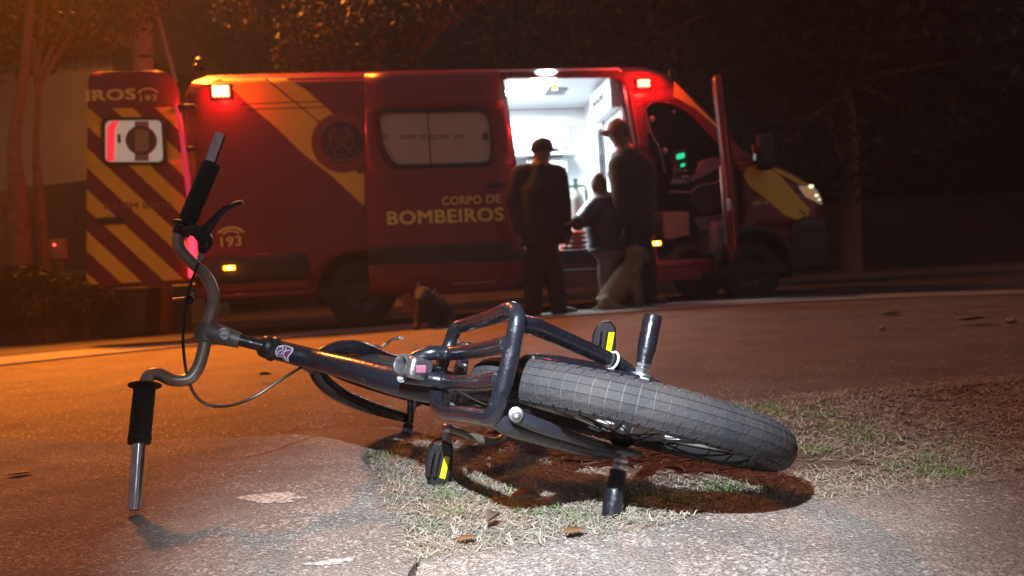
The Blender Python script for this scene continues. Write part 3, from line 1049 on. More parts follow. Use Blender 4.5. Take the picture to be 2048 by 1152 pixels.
    T('bar_end', [P(400, 380, 1.495), P(441, 270, 1.545)], .0110, m_chrome, n=24, sm=0, label='bare chrome tube end above the grip')
    obj('bore', MB().lathe(P(269, 1020.6, 1.2819), e1 - e0, [(0, 0), (.0092, 0)], n=20), m_black, bike)
    g0, g1 = P(290, 770, 1.358), P(278, 888, 1.320)
    gd = (g1 - g0).normalized()
    L = (g1 - g0).length
    gp = [(.0115, -.002), (.0275, -.001), (.0285, .001), (.0275, .003), (.0190, .006), (.0185, .012)]
    for k in range(12):
        z = .016 + k * (L - .030) / 12
        gp += [(.0182, z), (.0188, z + .002), (.0188, z + .005)]
    gp += [(.0195, L - .012), (.0200, L - .008), (.0185, L - .005), (.0195, L - .003), (.0180, L), (.0115, L)]
    obj('grip', MB().lathe(g0, gd, gp, n=30), m_rubber, bike)
    g0, g1 = P(371, 452, 1.476), P(423, 328, 1.515)
    gd = (g1 - g0).normalized()
    L = (g1 - g0).length
    gp = [(.0115, -.002), (.0250, -.001), (.0255, .001), (.0240, .003), (.0178, .007)]
    for k in range(12):
        z = .014 + k * (L - .026) / 12
        gp += [(.0174, z), (.0180, z + .002), (.0180, z + .006)]
    gp += [(.0182, L - .006), (.0175, L), (.0115, L)]
    obj('grip', MB().lathe(g0, gd, gp, n=30), m_rubber, bike)
    # brake lever with its clamp and cable
    lv = obj('brake_lever', MB().tube([P(372, 462, 1.455), P(390, 461, 1.445), P(404, 470, 1.44), P(411, 485, 1.44), P(404, 505, 1.445)], [.010, .012, .015, .014, .007], n=14, sm=4)
             .tube([P(405, 468, 1.44), P(420, 450, 1.44), P(430, 438, 1.44), P(447, 420, 1.44), P(470, 408, 1.44), P(486, 404, 1.44)], [.012, .0095, .0075, .0060, .0048, .0038], n=12, sm=4)
             .lathe(P(364, 462, 1.474), bar_up[7] - bar_up[6], [(.0115, -.009), (.0165, -.008), (.0165, .008), (.0115, .009)], n=24), m_black, bike)
    obj('lever_edge', MB().tube([P(449, 417, 1.436), P(468, 406, 1.436), P(487, 402, 1.436)], .0012, n=6, sm=3), m_steel, lv)
    obj('barrel_adjuster', MB().lathe(P(404, 508, 1.443), P(396, 526, 1.44) - P(404, 508, 1.443), [(0, -.004), (.005, -.004), (.005, .002), (.0065, .003), (.0065, .009), (.004, .012), (.0035, .022), (0, .022)], n=14), m_alu, lv)
    T('brake_cable', [P(397, 524, 1.44), P(388, 550, 1.43), P(378, 580, 1.42), P(370, 620, 1.41), P(366, 670, 1.40), P(369, 720, 1.395), P(378, 765, 1.39), P(396, 797, 1.39), P(425, 812, 1.395), P(465, 810, 1.40), P(510, 793, 1.41), P(555, 764, 1.43), P(590, 742, 1.45), P(612, 730, 1.47)], .0028, m_cable, n=8)
    T('bell_lever', [P(346, 599, 1.42), P(372, 597, 1.42)], .0028, m_alu, sm=0)
    obj('bell', MB().ball(P(378, 600, 1.425), .010), m_black, bike)
    obj('bell_stud', MB().ball(P(384, 589, 1.415), .0042), m_alu, bike)
    # zip tie on the upper stay
    zc = P(1224, 721, 1.182)
    zd = (P(1268, 745, 1.203) - P(1170, 697, 1.15)).normalized()
    za, zb, _ = frame_to(zd)
    zt = obj('zip_tie', MB().tube([zc + (za * math.cos(a) + zb * math.sin(a)) * .0145 for a in np.linspace(0, 6.283, 17)[:-1]], .0019, n=6, closed=True, sm=0)
             .box(P(1213, 731, 1.19), (.007, .005, .006)).tube([P(1213, 731, 1.188), P(1213, 748, 1.186)], .0018, n=6, sm=0), m_ziptie, bike)
    # sticker wrapped on the head tube
    ht0 = P(552, 700, 1.458)
    ax = (P(640, 722, 1.44) - ht0).normalized()
    toc = (CAM - ht0)
    toc = (toc - ax * toc.dot(ax)).normalized()
    sd2 = ax.cross(toc)
    scn = P(586, 708, 1.475)
    scn = ht0 + ax * ((scn - ht0).dot(ax))
    def wrap(off):
        def fn(a, z):
            t = z / .0205
            return scn + ax * a + (toc * math.cos(t) - sd2 * math.sin(t)) * (.0206 + off)
        return fn
    shield = [(-.016, -.004), (-.012, -.012), (.0, -.010), (.006, -.016), (.014, -.018), (.013, -.008), (.019, .004), (.017, .012), (.004, .014), (-.006, .013), (-.014, .008)]
    s0 = obj('sticker', trap_fill([shield], [x * .002 for x in range(-10, 10)], wrap(.0006)), m_stw, bike)
    inner = [(x * .84, y * .82) for x, y in shield]
    obj('sticker_field', trap_fill([inner], [x * .002 for x in range(-10, 10)], wrap(.0011)), m_stp, s0)
    sw = MB()
    for pl in ([(-.010, .006), (-.004, .009), (-.002, .003), (-.007, .000), (-.010, -.004), (-.006, -.007)], [(.002, .009), (.005, .003), (.002, -.003), (.006, -.009), (.010, -.012)], [(.0, .001), (.006, .003), (.013, .006)], [(-.003, -.006), (.000, -.001)]):
        sw.tube([wrap(.0014)(a, z) for a, z in pl], .0011, n=5, sm=3)
    obj('sticker_lettering', sw, m_stw, s0)
    obj('sticker_mark', MB().tube([wrap(.0014)(a, z) for a, z in [(.004, -.006), (.009, -.004), (.012, .001)]], .0016, n=5, sm=3), m_str, s0)
build_bike()
# ================================================================ THE AMBULANCE
TH = math.radians(7.6)
E1 = Vector((math.cos(TH), math.sin(TH), 0))
E2 = Vector((-math.sin(TH), math.cos(TH), 0))
VO = Vector((-3.252, 7.576, 0))
VANZ = 0.02
VW = 1.98                                           # body width

m_red = M('red_paint', (0.205, 0.005, 0.012), 0.34, coat=0.22, var=(0.17, 0.004, 0.010), scale=2.5, rvar=0.08)
m_yel = M('yellow_livery_film', (0.92, 0.60, 0.028), 0.38, coat=0.3, var=(0.84, 0.54, 0.025), scale=5)
m_yelt = M('yellow_lettering_film', (0.88, 0.70, 0.18), 0.4, var=(0.78, 0.62, 0.16), scale=9)
m_plast = M('dark_bumper_plastic', (0.020, 0.018, 0.020), 0.55, var=(0.032, 0.028, 0.028), scale=10)
m_gasket = M('window_rubber', (0.012, 0.012, 0.014), 0.5)
m_frost = M('frosted_window', (0.50, 0.42, 0.34), 0.35, var=(0.44, 0.36, 0.29), scale=3)
m_winw = M('white_window_panel', (0.72, 0.66, 0.56), 0.4, emis=(0.75, 0.62, 0.48), es=0.30)  # a faint glow is put into the panel's own colour
m_winred = emit('red_reflection_glow', (1.0, 0.03, 0.05), 0.9)  # red reflection put in as the strip's own glow
m_white = M('white_laminate', (0.78, 0.82, 0.84), 0.35)
m_white2 = M('pale_laminate', (0.62, 0.68, 0.70), 0.4)
m_seam = M('grey_seam', (0.035, 0.045, 0.055), 0.5)
m_darkin = M('dark_interior_trim', (0.020, 0.022, 0.028), 0.6)
m_dash = M('dashboard_plastic', (0.24, 0.27, 0.32), 0.5, var=(0.18, 0.20, 0.25), scale=6)
m_glass = M('dark_tinted_glass', (0.010, 0.010, 0.014), 0.08, coat=0.5)
m_ring = M('emblem_ring', (0.30, 0.045, 0.030), 0.45, var=(0.24, 0.035, 0.03), scale=12)
m_emb = M('emblem_dark_field', (0.035, 0.020, 0.045), 0.45)
m_emb2 = M('emblem_relief', (0.22, 0.11, 0.12), 0.45, var=(0.15, 0.07, 0.09), scale=30)
m_tyre2 = M('truck_tyre', (0.016, 0.015, 0.015), 0.8, bump=0.2, bscale=40)
m_wrim = M('dull_wheel_rim', (0.075, 0.062, 0.060), 0.5, 0.5)
m_alur = M('aluminium_rail', (0.55, 0.58, 0.62), 0.3, 0.9)
m_orange = M('orange_plastic', (0.80, 0.10, 0.03), 0.4)
m_cyl = M('cylinder_pale', (0.60, 0.70, 0.62), 0.35, var=(0.55, 0.64, 0.58), scale=6)
m_cylg = M('cylinder_green', (0.05, 0.22, 0.17), 0.4)
m_card = M('seat_box_panel', (0.36, 0.20, 0.17), 0.6, var=(0.28, 0.16, 0.14), scale=5)
e_red = emit('flasher_red', (1.0, 0.022, 0.012), 14)
e_redhot = emit('flasher_core', (1.0, 0.30, 0.13), 9)
e_amber = emit('marker_amber', (1.0, 0.30, 0.01), 9)
e_amberhot = emit('marker_core', (1.0, 0.62, 0.10), 22)
e_white = emit('ceiling_lamp_white', (0.90, 0.96, 1.0), 22)
e_green = emit('green_screen', (0.01, 0.75, 0.32), 1.1)
e_tail = emit('tail_lamp_red', (1.0, 0.03, 0.06), 3.0)
e_head = emit('headlamp_glow', (1.0, 0.80, 0.55), 1.6)

def VP(x, y, v=0.0):
    """pixel -> (u, z) on the plane at depth v of the ambulance's side."""
    d = D(x, y)
    t = (v - (CAM - VO).dot(E2)) / d.dot(E2)
    q = CAM + d * t - VO
    return (q.dot(E1), q.z - VANZ)
def VW3(x, y, v=0.0):
    u, z = VP(x, y, v)
    return Vector((u, v, z))

def lean(u, z):
    v = 0.0
    if z > 1.2:
        v += 0.055 * ((z - 1.2) / 1.4) ** 1.5
    if z < 0.55:
        v += 0.05 * ((0.55 - z) / 0.3) ** 2
    if z > 2.50:
        v += 0.10 * min(1.3, (z - 2.50) / 0.16) ** 2
    if u > 5.9:
        v += 0.30 * ((u - 5.9) / 1.17) ** 2.2
    if u > 5.0 and z > 1.35:
        v += 0.07 * min(1.0, (u - 5.0) / 0.8) * min(1.0, (z - 1.35) / 0.6)
    if u < 0.12:
        v += 0.06 * ((0.12 - u) / 0.12) ** 2
    return v

def VN(x, y):
    u, z = VP(x, y)
    for _ in range(3):
        u, z = VP(x, y, lean(u, z) - .02)
    return (u, z)

def build_van():
    van = thing('ambulance', 'dark red fire brigade ambulance with yellow stripes and its side door open', 'ambulance', (VO.x, VO.y, VANZ), TH)
    def O(name, mb, mat, par=van, **k):
        k.setdefault('local', True)
        return obj(name, mb, mat, par, **k)
    fn0 = lambda off: (lambda u, z: Vector((u, lean(u, z) - off, z)))
    arch = lambda cu, r: [(cu + r * math.cos(a), 0.34 + r * math.sin(a)) for a in np.linspace(0, math.pi, 15)]
    rw, fw = 1.68, 6.05
    zs = [0.3 + 0.1 * k for k in range(25)] + [2.55, 2.65]
    top = [(0.055, 2.45), (0.12, 2.57), (0.26, 2.655), (0.8, 2.67), (2.5, 2.68), (4.2, 2.68), (4.9, 2.665), (5.12, 2.56), (5.45, 2.28), (5.76, 1.98), (6.03, 1.66), (6.18, 1.56), (6.44, 1.48), (6.68, 1.37), (6.86, 1.22), (7.00, 1.02), (7.06, 0.80), (7.07, 0.55), (7.01, 0.36)]
    outline = [(0.06, 0.40), (0.02, 0.8), (0.0, 1.2), (0.01, 1.8)] + top + [(fw + .44, 0.34)] + arch(fw, .43)[1:-1] + [(fw - .44, 0.34), (rw + .44, 0.34)] + arch(rw, .43)[1:-1] + [(rw - .44, 0.34), (0.30, 0.34)]
    cargo = round_poly([VP(1007, 152), VP(1237, 152), VP(1254, 250), VP(1293, 500), VP(1047, 500)], 0.10)
    # cab door opening, its window frame slanting with the windscreen
    cab = round_poly([(4.90, 0.50), (4.86, 1.4), (4.88, 2.22), (5.12, 2.26), (5.40, 2.12), (5.72, 1.76), (5.92, 1.45), (5.93, 1.0), (5.80, 0.62), (5.60, 0.50)], 0.09)
    O('body_side', trap_fill([outline, cargo, cab], zs, fn0(-0.011), du=0.2), m_red, solid=0.022)
    farv = lambda u, z: Vector((u, VW - lean(u, z), z))
    O('body_side', trap_fill([outline], zs, farv, du=0.4), m_red, smooth=True)
    # roof, windscreen, bonnet and nose as one run of strips across
    def strip(pts, bulge, name, mat, off=0.0, n=14):
        V, F = [], []
        for i, (u, z) in enumerate(pts):
            v0 = lean(u, z) - 0.001
            for k in range(n + 1):
                t = k / n
                s = abs(2 * t - 1)
                b = bulge(u) * (1 - s ** 3.2)
                fwd = 0.0
                if u > 5.05:
                    fwd = 0.07 * (1 - s ** 2) * min(1, (u - 5.05) / 0.8)
                V.append(Vector((u + fwd, v0 + (VW - 2 * v0) * t, z + b + off)))
        for i in range(len(pts) - 1):
            for k in range(n):
                a = i * (n + 1) + k
                F.append((a, a + 1, a + n + 2, a + n + 1))
        return O(name, (V, F), mat, smooth='all')
    dense = []
    for a, b in zip(top, top[1:]):
        m_ = max(1, int(math.hypot(b[0] - a[0], b[1] - a[1]) / 0.3))
        for k in range(m_):
            dense.append((a[0] + (b[0] - a[0]) * k / m_, a[1] + (b[1] - a[1]) * k / m_))
    dense.append(top[-1])
    i0 = min(i for i, p in enumerate(dense) if p[0] >= 5.119)
    i1 = min(i for i, p in enumerate(dense) if p[0] >= 6.019)
    rear = [(0.06, 0.40), (0.02, 0.8), (0.0, 1.2), (0.01, 1.8), (0.055, 2.45)]
    roofb = lambda u: 0.10 if u > 0.2 else 0.02 + 0.4 * max(0, u)
    strip(dense[:i0 + 1], lambda u: 0.10 * min(1, max(0, (u - .03) / .2)), 'roof', m_red)
    strip(dense[i0:i1 + 1], lambda u: 0.10 * max(0, (6.0 - u) / .9) + .0, 'windscreen', m_glass)
    strip(dense[i1:], lambda u: 0.03, 'bonnet', m_red)
    strip(rear[::-1], lambda u: 0.0, 'rear_panel', m_red)
    # yellow band along the edge of the roof front and the A pillar, and on the wing
    O('pillar_stripe', trap_fill([[VP(1352, 160), VP(1368, 175), VP(1400, 208), VP(1448, 254), VP(1462, 268), VP(1450, 262), VP(1395, 214), VP(1350, 190)]], zs, fn0(0.006)), m_yel)
    wing = [VN(1488, 350), VN(1500, 331), VN(1528, 329), VN(1556, 346), VN(1580, 372), VN(1597, 392), VN(1622, 418), VN(1618, 432), VN(1594, 439), VN(1570, 430), VN(1540, 404), VN(1500, 372)]
    O('wing_stripe', trap_fill([wing], [0.9 + .05 * k for k in range(14)], fn0(0.006), du=0.08), m_yel)
    O('bonnet_stripe', trap_fill([[VN(1536, 331), VN(1562, 340), VN(1592, 354), VN(1618, 369), VN(1600, 369), VN(1582, 358), VN(1562, 348)]], [1.3 + .04 * k for k in range(8)], fn0(0.006), du=0.08), m_yel)
    # underside and floor
    O('underbody', MB().box((3.4, VW / 2, 0.36), (6.6, VW - .16, 0.10)), m_plast)
    O('axle_beam', MB().box((rw, VW / 2, 0.34), (0.12, VW - .3, 0.12)).box((fw, VW / 2, 0.34), (0.12, VW - .3, 0.12)), m_plast)
    O('sill', MB().box((3.9, 0.02, 0.335), (3.0, 0.05, 0.13)), m_red, bevel=.01)
    # wheel housings (dark)
    for cu in (rw, fw):
        hb = MB()
        V, F = [], []
        aa = np.linspace(-0.25, math.pi + 0.25, 19)
        for a in aa:
            for v in (0.03, 0.42):
                V.append(Vector((cu + .43 * math.cos(a), v + (lean(cu, .6) if cu > 5 else 0), .34 + .43 * math.sin(a))))
        for i in range(len(aa) - 1):
            F.append((2 * i, 2 * i + 1, 2 * i + 3, 2 * i + 2))
        hb.add(V, F)
        o = O('wheel_housing', hb, m_plast)
    # wheels
    for cu in (rw, fw):
        for v in (0.06, VW - 0.06):
            s = 1 if v < 1 else -1
            if cu == fw:
                v += 0.04 * s
            wd = O('wheel', MB().lathe((cu, v, .345 - VANZ), (0, s, 0), [(.20, 0), (.29, -.004), (.335, .010), (.345, .035), (.345, .19), (.33, .22), (.24, .23)], n=40), m_tyre2)
            O('rim', MB().lathe((cu, v, .345 - VANZ), (0, s, 0), [(0, .03), (.055, .03), (.06, .05), (.11, .075), (.165, .055), (.185, .012), (.20, .0), (.205, .05)], n=30), m_wrim, wd)
            for k in range(8):
                a = 2 * math.pi * k / 8
                hl = MB().lathe((cu + .135 * math.cos(a), v + .062 * s, .345 - VANZ + .135 * math.sin(a)), (0, -s, 0), [(.022, 0), (.022, .006), (0, .006)], n=8)
                O('rim_hole', hl, m_gasket, wd, smooth=False)
    # dark cladding along the lower side
    O('cladding', trap_fill([[(0.06, 0.50), (0.03, 0.78), (1.15, 0.78), (1.22, 0.50)]], [0.5, 0.6, 0.7], fn0(0.012)), m_plast, solid=0.01)
    O('rear_bumper', MB().box((-0.07, VW / 2, .45), (0.26, VW - .1, .16)), m_plast, bevel=.03)
    O('front_bumper', trap_fill([[(6.45, 0.36), (6.50, 0.80), (6.70, 0.92), (7.04, 0.90), (7.07, 0.60), (7.02, 0.30), (6.5, 0.30)]], zs, fn0(0.014), du=.06), m_plast, solid=.02)
    # wheel-arch flare round the front wheel
    fl = []
    for a in np.linspace(0.05, math.pi - .05, 17):
        fl.append((fw + .50 * math.cos(a), .34 + .50 * math.sin(a)))
    for a in np.linspace(math.pi - .05, 0.05, 17):
        fl.append((fw + .43 * math.cos(a), .34 + .43 * math.sin(a)))
    O('arch_flare', trap_fill([fl], [0.4 + .04 * k for k in range(14)], fn0(0.016), du=.08), m_plast, solid=.012)

    # ---- livery on the rear half
    stripe1 = [VP(414, 129), VP(512, 128), VP(634, 241), VP(640, 275), VP(716, 345), VP(729, 342), VP(729, 413), VP(716, 401), VP(661, 350), VP(604, 306), VP(557, 259), VP(497, 207), VP(440, 155)]
    stripe2 = [VP(518, 128), VP(553, 128), VP(612, 178), VP(665, 225), VP(668, 262), VP(640, 243)]
    for s in (stripe1, stripe2):
        s = [(u, min(z, 2.655)) for u, z in s]
        O('yellow_stripe', trap_fill([s], zs, fn0(0.004)), m_yel)
    O('panel_seam', MB().tube([fn0(0.007)(*VP(x, 206 - (x - 480) * .03)) for x in (480, 560, 641)], .004, n=4, sm=0).tube([fn0(0.007)(*VP(x, 217 - (x - 490) * .03)) for x in (490, 560, 652)], .004, n=4, sm=0), m_ring)
    ec = VP(684, 285)
    er = abs(VP(745, 285)[0] - ec[0])
    ring = O('emblem', trap_fill([circle(ec[0], ec[1], er, 40)], zs, fn0(0.010)), m_ring)
    O('emblem_field', trap_fill([circle(ec[0], ec[1], er * .70, 32)], zs, fn0(0.014)), m_emb, ring)
    em = MB()
    fe = fn0(0.018)
    e2 = lambda a, b: fe(ec[0] + a * er, ec[1] + b * er)
    # a shield with a star, crossed axes and a wreath
    for pl in ([(-.36, .36), (.36, .36), (.38, -.05), (.22, -.38), (0, -.52), (-.22, -.38), (-.38, -.05), (-.36, .36)],):
        em.tube([e2(a, b) for a, b in pl], .012, n=4, sm=0)
    em.tube([e2(-.26, -.30), e2(.26, .24)], .014, n=4, sm=0).tube([e2(.26, -.30), e2(-.26, .24)], .014, n=4, sm=0)
    em.add([e2(.30, .30), e2(.12, .26), e2(.26, .08)], [(0, 1, 2)]).add([e2(-.30, .30), e2(-.12, .26), e2(-.26, .08)], [(0, 1, 2)])
    # flames, a ladder, quartered shield and a scroll under it
    for sx_ in (-1, 1):
        for k in range(5):
            a = .50 + .16 * k
            em.tube([e2(sx_ * .44 * math.cos(a), .44 * math.sin(a) - .05), e2(sx_ * (.50 + .03 * (k % 2)) * math.cos(a + .12), .56 * math.sin(a + .1))], .008, n=4, sm=0)
    em.tube([e2(0, .36), e2(0, -.50)], .008, n=4, sm=0).tube([e2(-.37, .02), e2(.37, .02)], .008, n=4, sm=0)
    for k in range(5):
        em.tube([e2(-.30, .10 + .05 * k), e2(-.14, .10 + .05 * k)], .005, n=4, sm=0)
        em.tube([e2(.14, .08 + .05 * k), e2(.30, .08 + .05 * k)], .005, n=4, sm=0)
    em.tube([e2(-.50, -.44), e2(-.30, -.58), e2(0, -.63), e2(.30, -.58), e2(.50, -.44)], .020, n=4, sm=3)
    star = []
    for k in range(10):
        r = .15 if k % 2 == 0 else .06
        star.append(e2(r * math.sin(math.pi * k / 5), r * math.cos(math.pi * k / 5)))
    em.add(star + [e2(0, 0)], [(k, (k + 1) % 10, 10) for k in range(10)])
    for k in range(22):
        a = math.radians(200 + 140 * k / 21)
        c = (.60 * math.cos(a), .60 * math.sin(a))
        t = a + (0.9 if k % 2 else 2.2)
        em.add([e2(*c), e2(c[0] + .07 * math.cos(t), c[1] + .07 * math.sin(t)), e2(c[0] + .05 * math.cos(t + .8), c[1] + .05 * math.sin(t + .8))], [(0, 1, 2)])
    O('emblem_crest', em, m_emb2, ring, smooth=False)
    # 193 with its little helmet arc
    a0, a1 = VP(442, 494), VP(484, 491)
    h = VP(442, 474)[1] - a0[1]
    O('lettering', text_mb('193', a0, a1, h, fn0(0.006)), m_yelt, smooth=False)
    c0 = VP(463, 474)
    arc = MB()
    for (r0, r1) in ((.150, .116), (.100, .076)):
        pts = [(c0[0] + r0 * math.cos(a), c0[1] + .3 * r0 * 0 + r0 * .72 * math.sin(a)) for a in np.linspace(.45, math.pi - .45, 11)]
        pts += [(c0[0] + r1 * math.cos(a), c0[1] + r1 * .72 * math.sin(a)) for a in np.linspace(math.pi - .45, .45, 11)]
        O('helmet_arc', trap_fill([pts], [], fn0(0.006)), m_yelt, smooth=False)
    O('lettering', text_mb('PARAN\u00c1', VP(512, 468), VP(604, 463), .075, fn0(0.006), bold=.02), M('faint_red_film', (.22, .035, .03), .45), smooth=False)
    b0, b1 = VP(1506, 411), VP(1537, 409)
    O('lettering', text_mb('0074', b0, b1, 0.050, fn0(0.006)), m_yelt, smooth=False)

    # ---- the sliding door, pushed back along the side
    fs = lambda off: (lambda u, z: Vector((u, lean(0.5, z) - 0.075 - off, z)))
    dp = [VP(728, 142, -.07), VP(1001, 139, -.07), VP(1019, 250, -.07), VP(1035, 370, -.07), VP(1046, 480, -.07), VP(1051, 560, -.07), VP(1046, 574, -.07), VP(740, 590, -.07), VP(733, 400, -.07)]
    win = round_poly([VP(753, 222, -.07), VP(977, 219, -.07), VP(985, 268, -.07), VP(984, 329, -.07), VP(785, 334, -.07), VP(762, 290, -.07)], .10, 5)
    win = [(u, z) for u, z in win]
    door = O('sliding_door', trap_fill([round_poly(dp, .06), win], zs, fs(0), du=.3), m_red, solid=.045)
    O('door_edge_seal', MB().tube([fs(-.02)(*VP(x, y, -.07)) for x, y in ((1006, 145), (1022, 250), (1037, 370), (1048, 480), (1053, 560))], .010, n=6, sm=3), m_gasket, door)
    cwin = VP(870, 276, -.07)
    grow = lambda s: [(cwin[0] + (u - cwin[0]) * s, cwin[1] + (z - cwin[1]) * (1 + (s - 1) * 1.9)) for u, z in win]
    wf = O('window_frame', trap_fill([grow(1.045), grow(.965)], zs, fs(.026), du=.3), m_gasket, door, solid=.012)
    pn = O('window', trap_fill([grow(1.0)], zs, fs(.004), du=.3), m_frost, door)
    O('window_divider', MB().tube([fs(.010)(*VP(855, 224, -.07)), fs(.010)(*VP(862, 333, -.07))], .006, n=5, sm=0), m_seam, pn)
    for (x0, x1) in ((763, 778), (800, 832), (838, 852), (856, 876), (880, 898), (908, 928)):
        for y in (271, 276):
            O('window_print', MB().tube([fs(.008)(*VP(x0, y, -.07)), fs(.008)(*VP(x1, y, -.07))], .004, n=4, sm=0), m_emb2, pn, smooth=False)
    O('window_latch', MB().box(fs(.02)(*VP(971, 272, -.07)), (.05, .02, .07)), m_gasket, pn, bevel=.008)
    O('door_handle', MB().box(fs(.045)(*VP(991, 371, -.07)), (.19, .035, .045)), m_gasket, door, bevel=.012)
    O('cladding', trap_fill([[VP(734, 494, -.07), VP(1046, 484, -.07), VP(1048, 520, -.07), VP(735, 530, -.07)]], [], fs(.028)), m_plast, door, solid=.010)
    a0, a1 = VP(884, 411, -.08), VP(1002, 406, -.08)
    hh = VP(884, 394, -.08)[1] - a0[1]
    O('lettering', text_mb('CORPO', a0, VP(963, 408, -.08), hh, fs(.027), bold=.026), m_yelt, door, smooth=False)
    O('lettering', text_mb('DE', VP(973, 407, -.08), a1, hh, fs(.027), bold=.026), m_yelt, door, smooth=False)
    a0, a1 = VP(775, 451, -.08), VP(1008, 442, -.08)
    O('lettering', text_mb('BOMBEIROS', a0, a1, VP(775, 423, -.08)[1] - a0[1], fs(.027), bold=.034), m_yelt, door, smooth=False)
    O('lower_trim', MB().tube([fs(.028)(*VP(905, 568, -.07)), fs(.028)(*VP(988, 563, -.07))], .003, n=5, sm=0), m_alur, door)
    O('door_rail', MB().box((1.2, .004, 1.235), (1.9, .02, .02)), m_red)

    # ---- rear door, swung open beside the tail
    du0, du1 = VP(399, 600, -.02)[0], VP(175, 300, -.02)[0]
    dv = -0.02
    fr = lambda off: (lambda u, z: Vector((u, dv + 0.04 * ((z - 1.0) / 1.6) ** 2 - off, z)))
    rdp = round_poly([VP(175, 143, dv), VP(330, 140, dv), VP(352, 165, dv), VP(372, 300, dv), VP(393, 430, dv), VP(399, 545, dv), VP(388, 569, dv), VP(175, 571, dv)], .10, 5)
    wn = round_poly([VP(209, 240, dv), VP(325, 239, dv), VP(330, 326, dv), VP(210, 326, dv)], .06, 5)
    # diagonal stripes are flat print on the door
    mdoor, t, b = new_mat('striped_door_livery')
    tc = t.nodes.new('ShaderNodeTexCoord')
    sx = t.nodes.new('ShaderNodeSeparateXYZ')
    t.links.new(tc.outputs['Object'], sx.inputs[0])
    p0, p1 = VP(200, 400, dv), VP(300, 493, dv)
    slope = (p1[1] - p0[1]) / (p1[0] - p0[0])
    per = VP(200, 400, dv)[1] - VP(200, 488, dv)[1]
    c_hi = VP(200, 544 - 6, dv)                 # a stripe's upper edge: y - .93x = 382 + 186 at x=200 is y=568
    zref = VP(200, 382 + 186, dv)
    c0_ = zref[1] - slope * zref[0]
    ma = t.nodes.new('ShaderNodeMath'); ma.operation = 'MULTIPLY_ADD'
    ma.inputs[1].default_value = -slope
    t.links.new(sx.outputs['X'], ma.inputs[0]); t.links.new(sx.outputs['Z'], ma.inputs[2])
    mb_ = t.nodes.new('ShaderNodeMath'); mb_.operation = 'MULTIPLY_ADD'
    mb_.inputs[1].default_value = 1 / per
    mb_.inputs[2].default_value = -c0_ / per + 50.0
    t.links.new(ma.outputs[0], mb_.inputs[0])
    mc = t.nodes.new('ShaderNodeMath'); mc.operation = 'FRACT'
    t.links.new(mb_.outputs[0], mc.inputs[0])
    md = t.nodes.new('ShaderNodeMath'); md.operation = 'GREATER_THAN'; md.inputs[1].default_value = 0.52
    t.links.new(mc.outputs[0], md.inputs[0])
    zc = t.nodes.new('ShaderNodeMath'); zc.operation = 'LESS_THAN'; zc.inputs[1].default_value = VP(260, 216, dv)[1]
    t.links.new(sx.outputs['Z'], zc.inputs[0])
    zl = t.nodes.new('ShaderNodeMath'); zl.operation = 'GREATER_THAN'; zl.inputs[1].default_value = VP(260, 565, dv)[1]
    t.links.new(sx.outputs['Z'], zl.inputs[0])
    m1 = t.nodes.new('ShaderNodeMath'); m1.operation = 'MULTIPLY'
    m2 = t.nodes.new('ShaderNodeMath'); m2.operation = 'MULTIPLY'
    t.links.new(md.outputs[0], m1.inputs[0]); t.links.new(zc.outputs[0], m1.inputs[1])
    t.links.new(m1.outputs[0], m2.inputs[0]); t.links.new(zl.outputs[0], m2.inputs[1])
    mx = t.nodes.new('ShaderNodeMix'); mx.data_type = 'RGBA'
    mx.inputs[6].default_value = (0.17, 0.006, 0.011, 1); mx.inputs[7].default_value = (0.86, 0.54, 0.026, 1)
    t.links.new(m2.outputs[0], mx.inputs[0]); t.links.new(mx.outputs[2], b.inputs['Base Color'])
    b.inputs['Roughness'].default_value = 0.4
    rd = O('rear_door', trap_fill([rdp, wn], zs, fr(0), du=.3), mdoor, solid=.05)
    cw = ((wn[0][0] + wn[12][0]) / 2, (wn[0][1] + wn[12][1]) / 2)
    cw = VP(269, 283, dv)
    g = lambda s: [(cw[0] + (u - cw[0]) * s, cw[1] + (z - cw[1]) * s) for u, z in wn]
    O('window_frame', trap_fill([g(1.10), g(.97)], zs, fr(.030), du=.3), m_gasket, rd, solid=.012)
    wp = O('window', trap_fill([g(1.0)], zs, fr(.002), du=.3), m_winw, rd)
    rr_ = abs(VP(314, 283, dv)[0] - VP(283, 283, dv)[0])
    cc = VP(283, 281, dv)
    O('round_vent', MB().lathe(fr(.012)(*cc), (0, -1, 0), [(rr_, 0), (rr_, .016), (rr_ * .92, .022), (rr_ * .80, .014), (rr_ * .74, .010), (rr_ * .3, .004), (0, .010)], n=32), M('brown_vent', (0.10, 0.07, 0.055), 0.6), wp)
    O('window_band', MB().prism([VP(270, 243, dv), VP(298, 243, dv), VP(298, 322, dv), VP(270, 322, dv)], (0, dv - .007, 0), (1, 0, 0), (0, 0, 1), (0, -.002, 0)), M('window_band', (0.34, 0.26, 0.15), .5), wp)
    O('red_strip', trap_fill([[VP(213, 256, dv), VP(222, 242, dv), VP(238, 241, dv), VP(229, 256, dv), VP(228, 322, dv), VP(213, 323, dv)]], [], fr(.008)), m_winred, wp, label='glowing strip put in for a red reflection on the window')
    O('window_latch', MB().box(fr(.014)(*VP(238, 277, dv)), (.03, .016, .085)), m_gasket, wp, bevel=.01)
    a0, a1 = VP(176, 203, dv), VP(272, 199, dv)
    O('lettering', text_mb('IROS', (a0[0] - .02, a0[1]), a1, .115, fr(.031), bold=.045), m_yelt, rd, smooth=False)
    a0, a1 = VP(280, 203, dv), VP(314, 201, dv)
    O('lettering', text_mb('193', a0, a1, .06, fr(.031), bold=.03), m_yelt, rd, smooth=False)
    c0 = VP(296, 190, dv)
    arc = MB()
